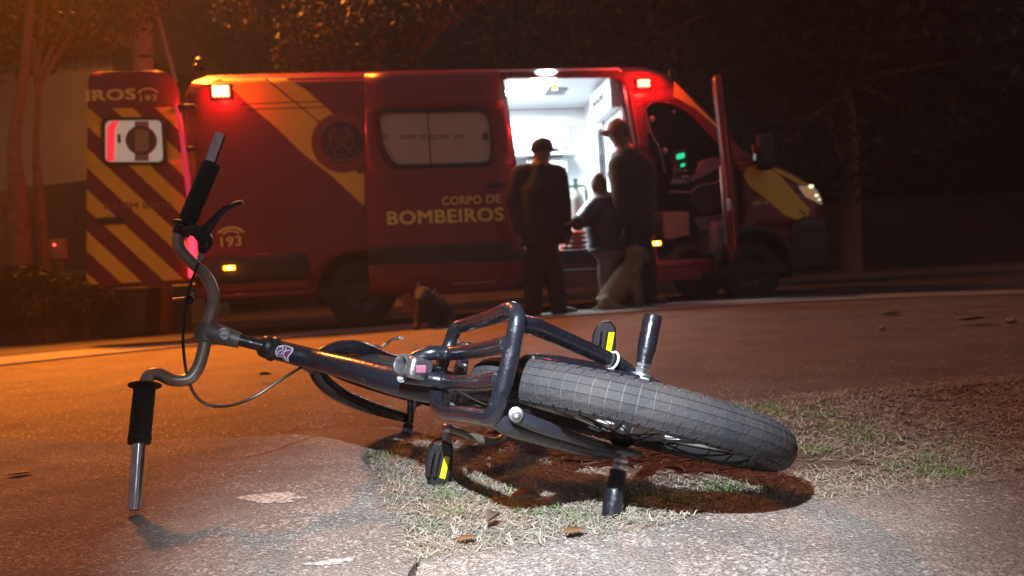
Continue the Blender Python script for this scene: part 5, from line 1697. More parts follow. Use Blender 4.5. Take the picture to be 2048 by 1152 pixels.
def person(label, px_joints, Yd, h_px, mats, group=None, cap=None, face_dx=0.0, hands=(), shoes=None, collar=None, yoff=None, hair=None, belly=1.0, puff=False, split_y=0.47):
    """px_joints: name -> (x, y, dY). Radii in metres scaled to the height."""
    J = {k: P(v[0], v[1], Yd + (v[2] if len(v) > 2 else 0)) for k, v in px_joints.items()}
    foot_z = min(J['footL'].z, J['footR'].z)
    H = J['top'].z - foot_z
    s = H / (1.75 if not puff else 1.42)
    base = Vector(((J['footL'].x + J['footR'].x) / 2, Yd, foot_z - .04 * s))
    th_ = thing('person', label, 'person', base, 0, group)
    def mid(a, b, f=.5):
        return J[a].lerp(J[b], f)
    pts, E, idx = [], [], {}
    def add(k, p, rx, ry=None, link=None):
        idx[k] = len(pts)
        pts.append((p, rx * s, (ry or rx) * s))
        if link:
            E.append((idx[link], idx[k]))
    w = 1.5 if puff else 1.18
    add('pelvis', J['pelvis'], .180 * belly * w, .16 * belly * w)
    add('waist', mid('pelvis', 'chest', .45), .185 * belly * w, .160 * belly * w, 'pelvis')
    add('chest', J['chest'], .200 * w, .165 * w, 'waist')
    add('neck0', mid('chest', 'neck', .62), .165, .135, 'chest')
    add('neck', J['neck'], .085, .085, 'neck0')
    add('jaw', mid('neck', 'head', .45), .078, .084, 'neck')
    add('head', J['head'], .088, .102, 'jaw')
    add('top', mid('head', 'top', .72), .074, .086, 'head')
    for sd in 'LR':
        add('cl' + sd, J['neck'].lerp(J['sh' + sd], .50) - Vector((0, 0, .045 * s)), .098 * w, .098 * w, 'neck0')
        add('sh' + sd, J['sh' + sd] - Vector((0, 0, .01 * s)), .104 * w, .104 * w, 'cl' + sd)
        add('el' + sd, J['el' + sd], .078 * w, .078 * w, 'sh' + sd)
        add('wr' + sd, J['wr' + sd], .050 * w, .050 * w, 'el' + sd)
        add('hip' + sd, mid('pelvis', 'kn' + sd, .22), .135, .135, 'pelvis')
        add('kn' + sd, J['kn' + sd], .104, .104, 'hip' + sd)
        add('an' + sd, J['footankle' + sd] if 'footankle' + sd in J else J['foot' + sd] + Vector((0, 0, .035 * s)), .092, .092, 'kn' + sd)
    # nose, so that the head has a face direction; ears follow
    fd = Vector((face_dx, -math.sqrt(max(0, 1 - face_dx ** 2)) if face_dx > -2 else 1, 0))
    if yoff is not None:
        fd = Vector(yoff).normalized()
    add('nose', J['head'] + fd * .098 * s - Vector((0, 0, .012 * s)), .014, .016, 'head')
    pel_z = pts[idx['pelvis']][0].z
    def matfn(c):
        if c.z > J['neck'].z - .02 * s and abs(c.x - J['head'].x) < .14:
            return 3
        if c.z < pel_z - .10 * s:
            dL = min((c - pts[idx[a]][0]).length for a in ('elL', 'elR', 'wrL', 'wrR'))
            return 1 if dL < .07 * s else 2
        for sd in 'LR':
            a, b, e = (pts[idx[k + sd]][0] for k in ('sh', 'el', 'wr'))
            for p, q in ((a, b), (b, e)):
                t = max(0, min(1, (c - p).dot(q - p) / (q - p).length_squared))
                if (c - (p + (q - p) * t)).length < .085 * s and t > .12:
                    return 1
        return 0
    skin('body', pts, E, 0, sub=2, mats=[mats[0], mats[1], mats[2], m_skin], matfn=matfn, parent=th_)
    hc = J['head']
    sdv = fd.cross(Vector((0, 0, 1)))
    for k in (-1, 1):
        obj('ear', MB().lathe(hc + sdv * .078 * s * k - Vector((0, 0, .005)), sdv * k, [(.0, -.01), (.026 * s, -.008), (.030 * s, .006), (.018 * s, .012), (0, .008)], n=12), m_skin, th_)
        obj('eye', MB().ball(hc + fd * .086 * s + sdv * .030 * s * k + Vector((0, 0, .018 * s)), .011 * s, n=8), m_hair, th_)
    obj('mouth', MB().tube([hc + fd * .090 * s + sdv * (.022 * s) * k - Vector((0, 0, .050 * s)) for k in (-1, 0, 1)], .004 * s, n=6, sm=2), m_sleeve, th_)
    if cap:
        cmat, bdir, tilt = cap
        bdir = Vector(bdir).normalized()
        c = J['head'] + Vector((0, 0, .030 * s))
        up = (Vector((0, 0, 1)) + bdir * tilt).normalized()
        cb = MB().lathe(c, up, [(.110 * s, -.03 * s), (.116 * s, .0), (.114 * s, .035 * s), (.098 * s, .075 * s), (.062 * s, .098 * s), (.012 * s, .108 * s), (.010 * s, .115 * s), (0, .116 * s)], n=28)
        co = obj('cap', cb, cmat, th_)
        bx = bdir - up * bdir.dot(up)
        bx.normalize()
        by = up.cross(bx)
        V = []
        n = 12
        for ring, (r, dz) in enumerate(((.095, .0), (.135, -.004), (.175, -.022))):
            for k in range(n + 1):
                a = math.radians(-62 + 124 * k / n)
                rr = r * (1 if ring == 0 else (.78 + .22 * math.cos(a * 1.3)))
                V.append(c + (bx * math.cos(a) * rr + by * math.sin(a) * (.095 + (rr - .095) * .55)) * s + up * (dz - .012 - .014 * (math.sin(a)) ** 2 * ring) * s)
        F = []
        for r_ in range(2):
            for k in range(n):
                a = r_ * (n + 1) + k
                F.append((a, a + 1, a + n + 2, a + n + 1))
        obj('brim', (V, F), cmat, co, solid=.006)
    if hair:
        hm = MB()
        rn = random.Random(3)
        hm.lathe(J['head'] + Vector((0, .012, .018 * s)), (0, .25, 1), [(.086 * s, -.05 * s), (.094 * s, .0), (.090 * s, .04 * s), (.068 * s, .082 * s), (.03 * s, .102 * s), (0, .105 * s)], n=20)
        for _ in range(260):
            a, e = rn.uniform(0, 6.283), rn.uniform(.0, 1.3)
            n_ = Vector((math.cos(a) * math.cos(e), math.sin(a) * math.cos(e), math.sin(e)))
            p = J['head'] + Vector((0, .012, .018 * s)) + Vector((n_.x * .092, n_.y * .092, n_.z * .104)) * s
            t = n_.cross(Vector((0, 0, 1))).normalized() * .005
            hm.add([p - t, p + t, p + n_ * .014 + Vector((rn.uniform(-.01, .01), 0, -.006))], [(0, 1, 2)])
        obj('hair', hm, hair, th_)
    if collar:
        c = J['neck'] - Vector((0, 0, .03 * s))
        obj('collar', MB().tube([c + Vector((math.cos(a) * .088, math.sin(a) * .080, .012 * math.sin(a * 2 + 1))) * s for a in np.linspace(0, 6.283, 15)[:-1]], .036 * s, n=10, closed=True, sm=2), collar, th_)
    # jacket hem and cuffs
    pc = J['pelvis']
    obj('jacket_hem', MB().tube([pc + Vector((math.cos(a) * .168 * belly * w, math.sin(a) * .145 * belly * w, -.075 + .006 * math.sin(3 * a))) * s for a in np.linspace(0, 6.283, 21)[:-1]], .026 * s, n=8, closed=True, sm=2), mats[0], th_)
    for i, hd in enumerate(hands):
        sd, dx, pn = hd
        wv = J['wr' + sd]
        ev = J['el' + sd]
        d = Vector(dx).normalized() if dx else (wv - ev).normalized()
        hand(th_, wv + d * .015, d, Vector(pn), m_skin, s)
        obj('cuff', MB().tube([wv - d * .03 * s, wv + d * .022 * s], .055 * s * w, n=14, sm=0), mats[1], th_)
    # shoes
    for sd, ddx in (('L', shoes[0]), ('R', shoes[1])):
        f = J['foot' + sd]
        d = Vector(ddx).normalized()
        z0 = f.z - .035 * s
        l = [(-.075, .05, .034), (-.03, .060, .038), (.04, .044, .040), (.10, .032, .044), (.155, .025, .036), (.185, .015, .020)]
        sm_ = MB()
        sd_ = Vector((-d.y, d.x, 0))
        V, F = [], []
        n = 14
        for (q, hgt, wd) in l:
            for k in range(n):
                a = 2 * math.pi * k / n
                zz = math.sin(a)
                V.append(Vector((f.x, f.y, z0)) + d * q * s + sd_ * math.cos(a) * wd * s * 1.1 + Vector((0, 0, (hgt + (zz * hgt if zz > 0 else zz * hgt * 1.0)) * s)))
        for i in range(len(l) - 1):
            for k in range(n):
                F.append((i * n + k, i * n + (k + 1) % n, (i + 1) * n + (k + 1) % n, (i + 1) * n + k))
        F += [tuple(range(n))[::-1], tuple((len(l) - 1) * n + k for k in range(n))]
        sh = obj('shoe', (V, F), m_shoe, th_)
        obj('sole', MB().prism([(-.08, -.036), (-.03, -.042), (.06, -.044), (.13, -.046), (.18, -.028), (.192, 0), (.18, .028), (.13, .046), (.06, .044), (-.03, .042), (-.08, .036)],
                               Vector((f.x, f.y, z0 - .008)), d * s, sd_ * s, Vector((0, 0, .018))), m_gasket, sh, bevel=.003)
    if puff:
        for k in range(5):
            f = (k + .3) / 5
            c = mid('pelvis', 'chest', f * 1.35 - .12)
            obj('quilted_ring', MB().tube([c + Vector((math.cos(a) * (.155), math.sin(a) * (.125), .008 * math.sin(4 * a + k))) * s for a in np.linspace(0, 6.283, 21)[:-1]], .032 * s, n=8, closed=True, sm=2), mats[0], th_)
    return th_, J, s

# man seen from behind, left of the open door
person('man in a dark cap and jacket, his back turned, at the open doorway', dict(
    top=(1085, 283), head=(1085, 303), neck=(1080, 328), chest=(1078, 380), shL=(1043, 350), shR=(1112, 350), elL=(1031, 408, .02), elR=(1126, 412, .0),
    wrL=(1042, 462, -.04), wrR=(1133, 468, -.02), pelvis=(1084, 470), knL=(1066, 545), knR=(1108, 543), footL=(1067, 627), footR=(1118, 620, -.02)),
    7.42, 350, (m_jacket, m_sleeve, m_trous), cap=(m_capd, (.75, .45, 0), -.12), yoff=(.72, .60, -.25), hands=(('L', (0, .1, -1), (1, 0, 0)), ('R', (.02, .1, -1), (-1, 0, 0))),
    shoes=((.25, .9, 0), (.97, -.15, 0)), collar=m_collar, belly=1.02)
# man in a light brown cap, facing left
person('man in brown cap and dark jacket leaning over the child by the doorway', dict(
    top=(1234, 245), head=(1236, 268), neck=(1248, 300), chest=(1262, 345), shL=(1240, 330, -.10), shR=(1282, 330, .12), elL=(1243, 395, -.18), elR=(1290, 395, .12),
    wrL=(1247, 448, -.20), wrR=(1270, 452, .06), pelvis=(1268, 450), knL=(1264, 528, -.05), knR=(1292, 528, .05), footL=(1272, 604, -.05), footR=(1296, 600, .06)),
    7.62, 360, (m_jacket, m_jacket, m_trous), cap=(m_capt, (-1, -.08, 0), -.18), yoff=(-1, -.12, -.35), hands=(('L', (-.1, 0, -1), (-1, 0, 0)), ('R', (-.1, 0, -1), (-1, 0, 0))),
    shoes=((-.55, -.85, 0), (.9, -.4, 0)), belly=1.0)
# the child
person('child in a navy puffer jacket and pale trousers reaching one arm out beside the dog', dict(
    top=(1197, 352), head=(1198, 372), neck=(1203, 396), chest=(1213, 430), shL=(1195, 415, -.10), shR=(1233, 415, .06), elL=(1172, 434, -.20), elR=(1247, 452, .04),
    wrL=(1155, 446, -.34), wrR=(1243, 482, -.06), pelvis=(1222, 486), knL=(1212, 542, -.04), knR=(1234, 542, .03), footL=(1216, 594, -.03), footR=(1238, 594, .05)),
    7.66, 250, (m_puff, m_puff, m_pale), yoff=(-.9, -.35, -.2), hands=(('L', (-.75, -.5, .05), (0, 0, -1)), ('R', (-.1, -.1, -1), (-1, 0, 0))),
    shoes=((-.7, -.6, 0), (.3, -.95, 0)), hair=m_hair, puff=True)

# ---------------------------------------------------------------- dogs
m_dog1 = M('tan_dog_coat', (0.34, 0.24, 0.14), 0.85, var=(0.16, 0.10, 0.06), scale=7, bump=0.6, bscale=90)
m_dog2 = M('dark_dog_coat', (0.015, 0.011, 0.011), 0.9, var=(0.03, 0.02, 0.018), scale=9, bump=0.6, bscale=90)
m_earp = M('pinkish_ear', (0.42, 0.24, 0.22), 0.7)

def fur(parent, name, src, mat, n, ln, seed):
    """Short hair tips standing off a coat."""
    rng = random.Random(seed)
    me = src.data
    polys = list(me.polygons)
    mb = MB()
    for _ in range(n):
        p = rng.choice(polys)
        c, nn = p.center, p.normal
        t = nn.cross(Vector((0, 0, 1)))
        if t.length < .1:
            continue
        t.normalize()
        d = (nn * .5 + Vector((rng.uniform(-.3, .3), rng.uniform(-.3, .3), -.9))).normalized()
        q = c + Vector((rng.uniform(-.01, .01), rng.uniform(-.01, .01), rng.uniform(-.01, .01)))
        mb.add([q - t * .003, q + t * .003, q + d * ln + nn * .006], [(0, 1, 2)])
    return obj(name, mb, mat, parent, local=True, smooth=False, kind='stuff')

def dog_sitting():
    Yd = 7.38
    Q = lambda x, y, dy=0: P(x, y, Yd + dy)
    base = Q(1238, 618)
    t = thing('dog', 'tan dog sitting on the road with its back to the camera by the child', 'dog', (base.x, base.y, base.z - .01))
    pts = [(Q(1221, 594, .0), .120, .11), (Q(1236, 575), .120, .115), (Q(1251, 556), .135, .12), (Q(1264, 535), .105, .098), (Q(1269, 519, .02), .085, .085), (Q(1269, 506, .03), .088, .088), (Q(1284, 509, .10), .048, .044), (Q(1294, 514, .15), .030, .028),
           (Q(1214, 604, -.09), .080, .075), (Q(1232, 613, -.16), .036, .032), (Q(1246, 616, -.17), .026, .024),
           (Q(1214, 604, .10), .080, .075), (Q(1230, 612, .14), .034, .032), (Q(1244, 615, .16), .026, .024),
           (Q(1268, 562, -.05), .066, .060), (Q(1273, 586, -.06), .040, .036), (Q(1272, 609, -.06), .027, .026), (Q(1279, 614, -.07), .028, .022),
           (Q(1270, 562, .09), .060, .056), (Q(1279, 585, .10), .036, .034), (Q(1281, 608, .10), .026, .026), (Q(1288, 612, .10), .027, .022),
           (Q(1206, 609, .0), .034, .030), (Q(1194, 617, .0), .022, .020), (Q(1180, 621, .01), .012, .012)]
    E = [(0, 1), (1, 2), (2, 3), (3, 4), (4, 5), (5, 6), (6, 7), (0, 8), (8, 9), (9, 10), (0, 11), (11, 12), (12, 13), (2, 14), (14, 15), (15, 16), (16, 17), (2, 18), (18, 19), (19, 20), (20, 21), (0, 22), (22, 23), (23, 24)]
    b = skin('body', pts, E, 0, sub=2, mats=[m_dog1], parent=t)
    for (x, y, dy) in ((1262, 497, -.04), (1277, 497, .07)):
        c = Q(x, y, dy)
        obj('ear', MB().add([c, c + Vector((.055, -.03, .01)), c + Vector((.045, -.05, -.10)), c + Vector((.015, -.06, -.03))], [(0, 1, 3), (1, 2, 3), (2, 0, 3)]), m_dog1, t, solid=.012)
    obj('nose', MB().ball(Q(1291, 507, .155), .012, n=8), m_gasket, t)
    fur(t, 'coat', b, m_dog1, 5200, .034, 3)

def dog_lying():
    Yd = 6.85
    Q = lambda x, y, dy=0: P(x, y, Yd + dy)
    base = Q(858, 658)
    t = thing('dog', 'dark dog with upright ears sitting in shade in front of the rear wheel', 'dog', (base.x, base.y, base.z - .01))
    pts = [(Q(885, 630, .30), .130, .12), (Q(872, 615, .18), .125, .12), (Q(858, 606, .04), .115, .12), (Q(850, 597, -.04), .082, .085), (Q(847, 590, -.07), .085, .080), (Q(842, 594, -.16), .045, .042), (Q(838, 599, -.22), .028, .026),
           (Q(898, 645, .22), .070, .070), (Q(900, 655, .05), .036, .034), (Q(893, 657, -.06), .028, .024),
           (Q(862, 634, .0), .050, .050), (Q(866, 648, -.05), .034, .032), (Q(866, 657, -.10), .032, .024),
           (Q(838, 634, .02), .050, .050), (Q(834, 648, -.04), .034, .032), (Q(832, 657, -.10), .032, .024),
           (Q(908, 652, .42), .030, .028), (Q(925, 656, .45), .020, .018), (Q(942, 655, .44), .010, .010)]
    E = [(0, 1), (1, 2), (2, 3), (3, 4), (4, 5), (5, 6), (0, 7), (7, 8), (8, 9), (2, 10), (10, 11), (11, 12), (2, 13), (13, 14), (14, 15), (0, 16), (16, 17), (17, 18)]
    b = skin('body', pts, E, 0, sub=2, mats=[m_dog2], parent=t)
    for (A1, C1, D1, bk) in (((823, 590), (849, 589), (838, 555), (836, 584)), ((852, 590), (870, 593), (875, 570), (862, 586))):
        a, c_, d = P(*A1, Yd - .07), P(*C1, Yd - .07), P(*D1, Yd - .05)
        back = P(*bk, Yd)
        e = obj('ear', MB().add([a, c_, d, back], [(0, 1, 2), (1, 3, 2), (3, 0, 2), (0, 3, 1)]), m_dog2, t, smooth=False)
        i = Vector((0, -.012, 0))
        obj('ear_lining', MB().add([a.lerp(d, .12) + i + (c_ - a) * .15, c_.lerp(d, .12) + i - (c_ - a) * .15, d.lerp((a + c_) / 2, .16) + i], [(0, 1, 2)]), m_earp, e, smooth=False)
    obj('nose', MB().ball(Q(837, 599, -.245), .014, n=8), m_gasket, t)
    for (x, y) in ((839, 587), (850, 588)):
        obj('eye', MB().ball(Q(x, y, -.145), .009, n=8), m_gasket, t)
    fur(t, 'coat', b, m_dog2, 2600, .024, 5)
dog_sitting()
dog_lying()

# ================================================================ THE BACKGROUND
m_bark = M('bark', (0.26, 0.13, 0.08), 0.9, var=(0.15, 0.08, 0.05), scale=8, bump=1.0, bscale=18)
m_pole = M('weathered_concrete_pole', (0.50, 0.42, 0.34), 0.85, var=(0.40, 0.32, 0.26), scale=6, bump=.3, bscale=30)
m_leaf = rv_mat('tree_leaf', [(0.030, 0.034, 0.012), (0.055, 0.055, 0.020), (0.11, 0.09, 0.035), (0.30, 0.22, 0.09)], 0.38)
m_leafd = rv_mat('dark_leaf', [(0.020, 0.018, 0.010), (0.034, 0.030, 0.016), (0.050, 0.042, 0.022)], 0.7)
m_housew = M('pale_house_wall', (0.15, 0.165, 0.17), 0.9, var=(0.12, 0.13, 0.135), scale=1.5)
m_lowwall = M('dark_block_wall', (0.060, 0.040, 0.032), 0.9, var=(0.085, 0.055, 0.042), scale=2.0, bump=.5, bscale=12)

def leaf_cloud(centres, n, size, seed, flat=0.6):
    """centres: (x,y,z,rx,ry,rz) clumps; returns numpy verts, faces and a random value per leaf."""
    rng = np.random.default_rng(seed)
    C = np.array(centres)
    wgt = C[:, 3] * C[:, 4] * C[:, 5]
    ci = rng.choice(len(C), n, p=wgt / wgt.sum())
    d = rng.normal(size=(n, 3))
    d /= np.linalg.norm(d, axis=1)[:, None]
    r = rng.random(n) ** 0.45
    c = C[ci, :3] + d * r[:, None] * C[ci, 3:6]
    a = rng.normal(size=(n, 3)); a /= np.linalg.norm(a, axis=1)[:, None]
    b = np.cross(a, rng.normal(size=(n, 3))); b /= np.linalg.norm(b, axis=1)[:, None]
    nn = np.cross(a, b)
    s = size * rng.uniform(.6, 1.3, n)[:, None]
    V = np.stack([c - a * s, c - b * s * .42 + nn * s * .12, c + a * s, c + b * s * .42 + nn * s * .12], 1)
    return V, rng.random(n)

def leaf_mesh(name, V, rv, mat, parent=None, kind=None, loc=(0, 0, 0)):
    n = len(V)
    V = V - np.array(loc)[None, None]
    me = bpy.data.meshes.new(name)
    me.vertices.add(n * 4)
    me.vertices.foreach_set('co', V.reshape(-1))
    F = np.arange(n * 4, dtype=np.int32)
    me.loops.add(n * 4)
    me.loops.foreach_set('vertex_index', F)
    me.polygons.add(n)
    me.polygons.foreach_set('loop_start', np.arange(0, n * 4, 4, dtype=np.int32))
    me.update(calc_edges=True)
    at = me.attributes.new('rv', 'FLOAT', 'POINT')
    at.data.foreach_set('value', np.repeat(rv, 4).astype(np.float32))
    me.materials.append(mat)
    o = bpy.data.objects.new(name, me)
    COL.objects.link(o)
    if parent is not None:
        o.parent = parent
    if kind:
        o['kind'] = kind
    return o

def tree(label, base, hgt, r, clumps, n, size, seed, mat=m_leaf, lean_=(0, 0), group=None, trunk=None, name='tree'):
    base = Vector(base)
    t = thing(name, label, 'tree', base, 0, group)
    rnd = random.Random(seed)
    top = base + Vector((lean_[0], lean_[1], hgt))
    path = trunk or [base, base.lerp(top, .35) + Vector((rnd.uniform(-.15, .15), 0, 0)), base.lerp(top, .7) + Vector((rnd.uniform(-.2, .2), 0, 0)), top]
    obj('trunk', MB().tube(path, [r * (1.25, 1.0, .8, .5, .4, .35)[min(5, i)] for i in range(len(path))], n=14, sm=5), m_bark, t)
    lm = []
    for (x, y, z, rx, ry, rz) in clumps:
        c = Vector((x, y, z))
        s = path[-1].lerp(path[-2], rnd.uniform(0, .8))
        m_ = (s + c) / 2 + Vector((rnd.uniform(-.3, .3), rnd.uniform(-.2, .2), rnd.uniform(-.1, .3)))
        obj('limb', MB().tube([s, m_, c + Vector((0, 0, -.1))], [r * .42, r * .28, r * .10], n=8, sm=4), m_bark, t)
    V, rv = leaf_cloud(clumps, n, size, seed)
    leaf_mesh('crown', V, rv, mat, t, loc=base)
    return t

def clumps(cx, cy, cz, rx, ry, rz, k, seed, cr=.33):
    rnd = random.Random(seed)
    out = []
    for _ in range(k):
        a, e, q = rnd.uniform(0, 6.283), rnd.uniform(-1.2, 1.4), rnd.uniform(.35, 1.0)
        s = rnd.uniform(.7, 1.3) * cr
        out.append((cx + rx * q * math.cos(a) * math.cos(e), cy + ry * q * math.sin(a) * math.cos(e), cz + rz * q * math.sin(e), rx * s, ry * s, rz * s))
    return out

# the leafy tree right behind the ambulance, its twigs catching the lamp
tree('leafy tree behind the ambulance with orange lit twigs above the roof', (-1.6, 12.3, 0), 4.6, .16, clumps(-1.9, 11.6, 5.1, 2.9, 1.1, 1.6, 26, 3, .30), 30000, .060, 3)
tree('dark tree standing behind the ambulance cab with its crown above the doorway', (2.6, 14.6, 0), 5.0, .18, clumps(2.6, 14.4, 6.0, 3.4, 1.8, 3.0, 16, 5, .36), 9000, .13, 5, mat=m_leafd)
tree('dark spreading tree beyond the ambulance bonnet', (7.5, 16.6, 0), 5.2, .2, clumps(7.5, 16.4, 5.6, 4.2, 1.9, 3.8, 18, 6, .36), 10000, .15, 6, mat=m_leafd)
tree('dark broad tree at the right end of the verge', (13.5, 18.5, 0), 5.2, .22, clumps(13.0, 18.3, 5.6, 4.6, 2.0, 4.6, 18, 7, .36), 10000, .17, 7, mat=m_leafd)
# two slim trunks at the left, glowing orange
def q9(x, y, Yd=9.0):
    return P(x, y, Yd)
tree('slim tree with an orange lit trunk, the thicker one before the pale house', q9(50, 712) * 1.0, 6.0, .13, clumps(-6.5, 9.6, 4.9, 2.2, 1.0, 1.5, 16, 9, .36), 12000, .06, 9,
     trunk=[q9(58, 712), q9(44, 560), q9(36, 400), q9(28, 280), q9(48, 150), q9(62, -10), q9(78, -160)])
tree('thin tree with a narrow red lit trunk beside the thicker trunk', q9(100, 700, 9.3), 5.0, .075, clumps(-5.2, 10.2, 5.8, 1.5, 1.0, 1.2, 9, 10, .36), 4000, .07, 10,
     trunk=[q9(100, 700, 9.3), q9(92, 560, 9.3), q9(80, 420, 9.3), q9(72, 300, 9.3), q9(76, 200, 9.3), q9(66, 90, 9.3)])
# dark woodland far behind closes the view
cl = []
rnd = random.Random(21)
for k in range(60):
    x = -20 + 52 * k / 59
    cl.append((x, 23 + rnd.uniform(-1, 1.5), rnd.uniform(1.0, 9.5), 2.6, 1.4, rnd.uniform(2.0, 3.4)))
    cl.append((x + .6, 24.5 + rnd.uniform(-1, 1), rnd.uniform(1.5, 13.0), 3.0, 1.4, 3.4))
V, rv = leaf_cloud(cl, 60000, .30, 22)
leaf_mesh('woodland', V, rv, m_leafd, None, kind='stuff')
# a wooded slope behind it
V, F = [], []
for i in range(15):
    x = -60 + 10 * i
    for j, (y, z) in enumerate(((24.5, -0.1), (26, 3.5), (29, 8.5), (35, 17.5), (50, 29.0))):
        V.append((x, y + 1.5 * math.sin(i * 1.7), z + (0.8 * math.sin(i * 2.3 + j) if j else 0)))
for i in range(14):
    for j in range(4):
        F.append((i * 5 + j, (i + 1) * 5 + j, (i + 1) * 5 + j + 1, i * 5 + j + 1))
obj('hillside', (V, F), m_earth, smooth='all', kind='structure')
# earth bank beyond the verge at the right
V, F = [], []
for i in range(18):
    x = -3 + 2.4 * i
    yy = (17.8 + 2.2 * math.cos(x * .12) ** 2) + (.2 * math.sin(i * 1.9))
    for j, (dy, z) in enumerate(((0, -.05), (.5, .55), (1.0, 1.2), (2.2, 1.9), (4.5, 2.3))):
        V.append((x, yy + dy, z + (.12 * math.sin(i * 2.9 + j * 2) if j else 0)))
for i in range(17):
    for j in range(4):
        F.append((i * 5 + j, (i + 1) * 5 + j, (i + 1) * 5 + j + 1, i * 5 + j + 1))
obj('earth_bank', (V, F), m_earth, smooth='all', kind='structure')
# thin weeds standing on that bank
bp = []
rnd = random.Random(5)
for _ in range(2600):
    x = rnd.uniform(3, 24)
    y = rnd.uniform(16.6, 19.5)
    bp.append((x, y, .05 + max(0, (y - 17.8)) * .8))
blades('bank_weeds', bp, m_leafd, .25, .7, (.8, 1.5), .014, 31, curl=.3)

# street lamp on its pole
pb = P(288, 640, 10.5)
pole = thing('street_lamp', 'tall pale utility pole with a street lamp behind the open rear door', 'street lamp', (pb.x, pb.y, 0))
pt = P(283, -40, 10.5)
tp = pb.lerp(pt, 1.0) + (pt - pb).normalized() * 4.4
obj('pole', MB().tube([Vector((pb.x, pb.y, 0)), Vector((pt.x, pt.y, pt.z)), Vector((pt.x - .1, pt.y, 8.9))], [.15, .135, .11], n=20, sm=2), m_pole, pole)
obj('brace', MB().tube([P(302, -30, 10.45), P(318, 40, 10.45), P(336, 108, 10.45), P(352, 165, 10.45)], .030, n=8, sm=2), m_pole, pole)
obj('pole_band', MB().tube([P(278, 112, 10.33), P(306, 112, 10.33)], .02, n=8, sm=0), m_seam, pole)
obj('arm', MB().tube([Vector((pt.x, pt.y, 8.2)), Vector((pt.x - .15, pt.y - .3, 8.55)), LAMP + Vector((0, 0.05, .16))], .03, n=10, sm=4), m_seam, pole)
hd_ = obj('lamp_head', MB().lathe(LAMP + Vector((0, 0, .05)), (0, 0, 1), [(.20, 0), (.19, .05), (.10, .12), (0, .14)], n=24), m_seam, pole)
obj('lamp_lens', MB().lathe(LAMP + Vector((0, 0, .046)), (0, 0, -1), [(.19, 0), (0, .001)], n=24), emit('sodium_lens', (1, .45, .08), 8), hd_)

# pale house wall behind the trunks
hp0, hp1 = P(-420, 400, 15.0), P(240, 400, 14.2)
house = thing('house', 'pale plain house wall seen dimly behind the orange lit trunks', 'house', (hp0.x, hp0.y, 0))
dvec = Vector((hp1.x - hp0.x, hp1.y - hp0.y, 0)).normalized()
nrm = Vector((-dvec.y, dvec.x, 0))
Lh = (Vector((hp1.x, hp1.y, 0)) - Vector((hp0.x, hp0.y, 0))).length
hz = P(90, 118, 14.6).z
ctr = Vector((hp0.x, hp0.y, 0)) + dvec * Lh / 2 + nrm * 2.0
obj('wall', MB().box(ctr + Vector((0, 0, hz / 2)), (Lh, 4.0, hz), (dvec, nrm, Vector((0, 0, 1)))), m_housew, house, smooth=False)
obj('roof', MB().prism([(-.4, -.0), (2.2, .9), (4.8, 0), (4.8, -.12), (-.4, -.12)], Vector((hp0.x, hp0.y, hz + .125)) - dvec * .3, nrm, (0, 0, 1), dvec * (Lh + .6)), m_lowwall, house, smooth=False)
# boundary wall of blocks in front of it
w0, w1 = P(-420, 480, 13.2), P(360, 330, 10.9)
bw = thing('boundary_wall', 'dark block wall running behind the open rear door of the ambulance', 'wall', (w0.x, w0.y, 0))
d = Vector((w1.x - w0.x, w1.y - w0.y, 0))
Lw = d.length
d.normalize()
n_ = Vector((-d.y, d.x, 0))
zw = P(90, 376, 11.8).z
obj('wall_core', MB().box(Vector((w0.x, w0.y, 0)) + d * Lw / 2 + Vector((0, 0, zw / 2)), (Lw, .12, zw), (d, n_, Vector((0, 0, 1)))), m_lowwall, bw, smooth=False)
mb = MB()
rows = int(zw / .2)
rnd = random.Random(8)
bmesh_block = None
for r_ in range(rows):
    off = .2 if r_ % 2 else 0
    k = 0
    while off + k * .4 + .39 < Lw:
        c = Vector((w0.x, w0.y, 0)) + d * (off + k * .4 + .195) + Vector((0, 0, r_ * .2 + .1)) - n_ * (.065 + rnd.uniform(0, .006))
        mb.box(c, (.385, .03, .185), (d, n_, Vector((0, 0, 1))))
        k += 1
obj('block', mb, m_lowwall, bw, smooth=False, kind='stuff')
# electricity meter box with a red light, on a short post
mc = P(117, 498, 9.6)
mbx = thing('meter_box', 'meter box with a red light on a post by the two trunks', 'meter box', (mc.x, mc.y, 0))
obj('box', MB().box(mc, (.16, .12, .26)), M('meter_box_paint', (.42, .24, .12), .6), mbx, bevel=.01)
obj('led', MB().ball(mc + Vector((-.01, -.07, .05)), .014, n=8), emit('led_red', (1, .05, .05), 8), mbx)
obj('post', MB().box(Vector((mc.x, mc.y + .02, mc.z / 2 - .065)), (.07, .07, mc.z - .13)), m_bark, mbx, bevel=.008)
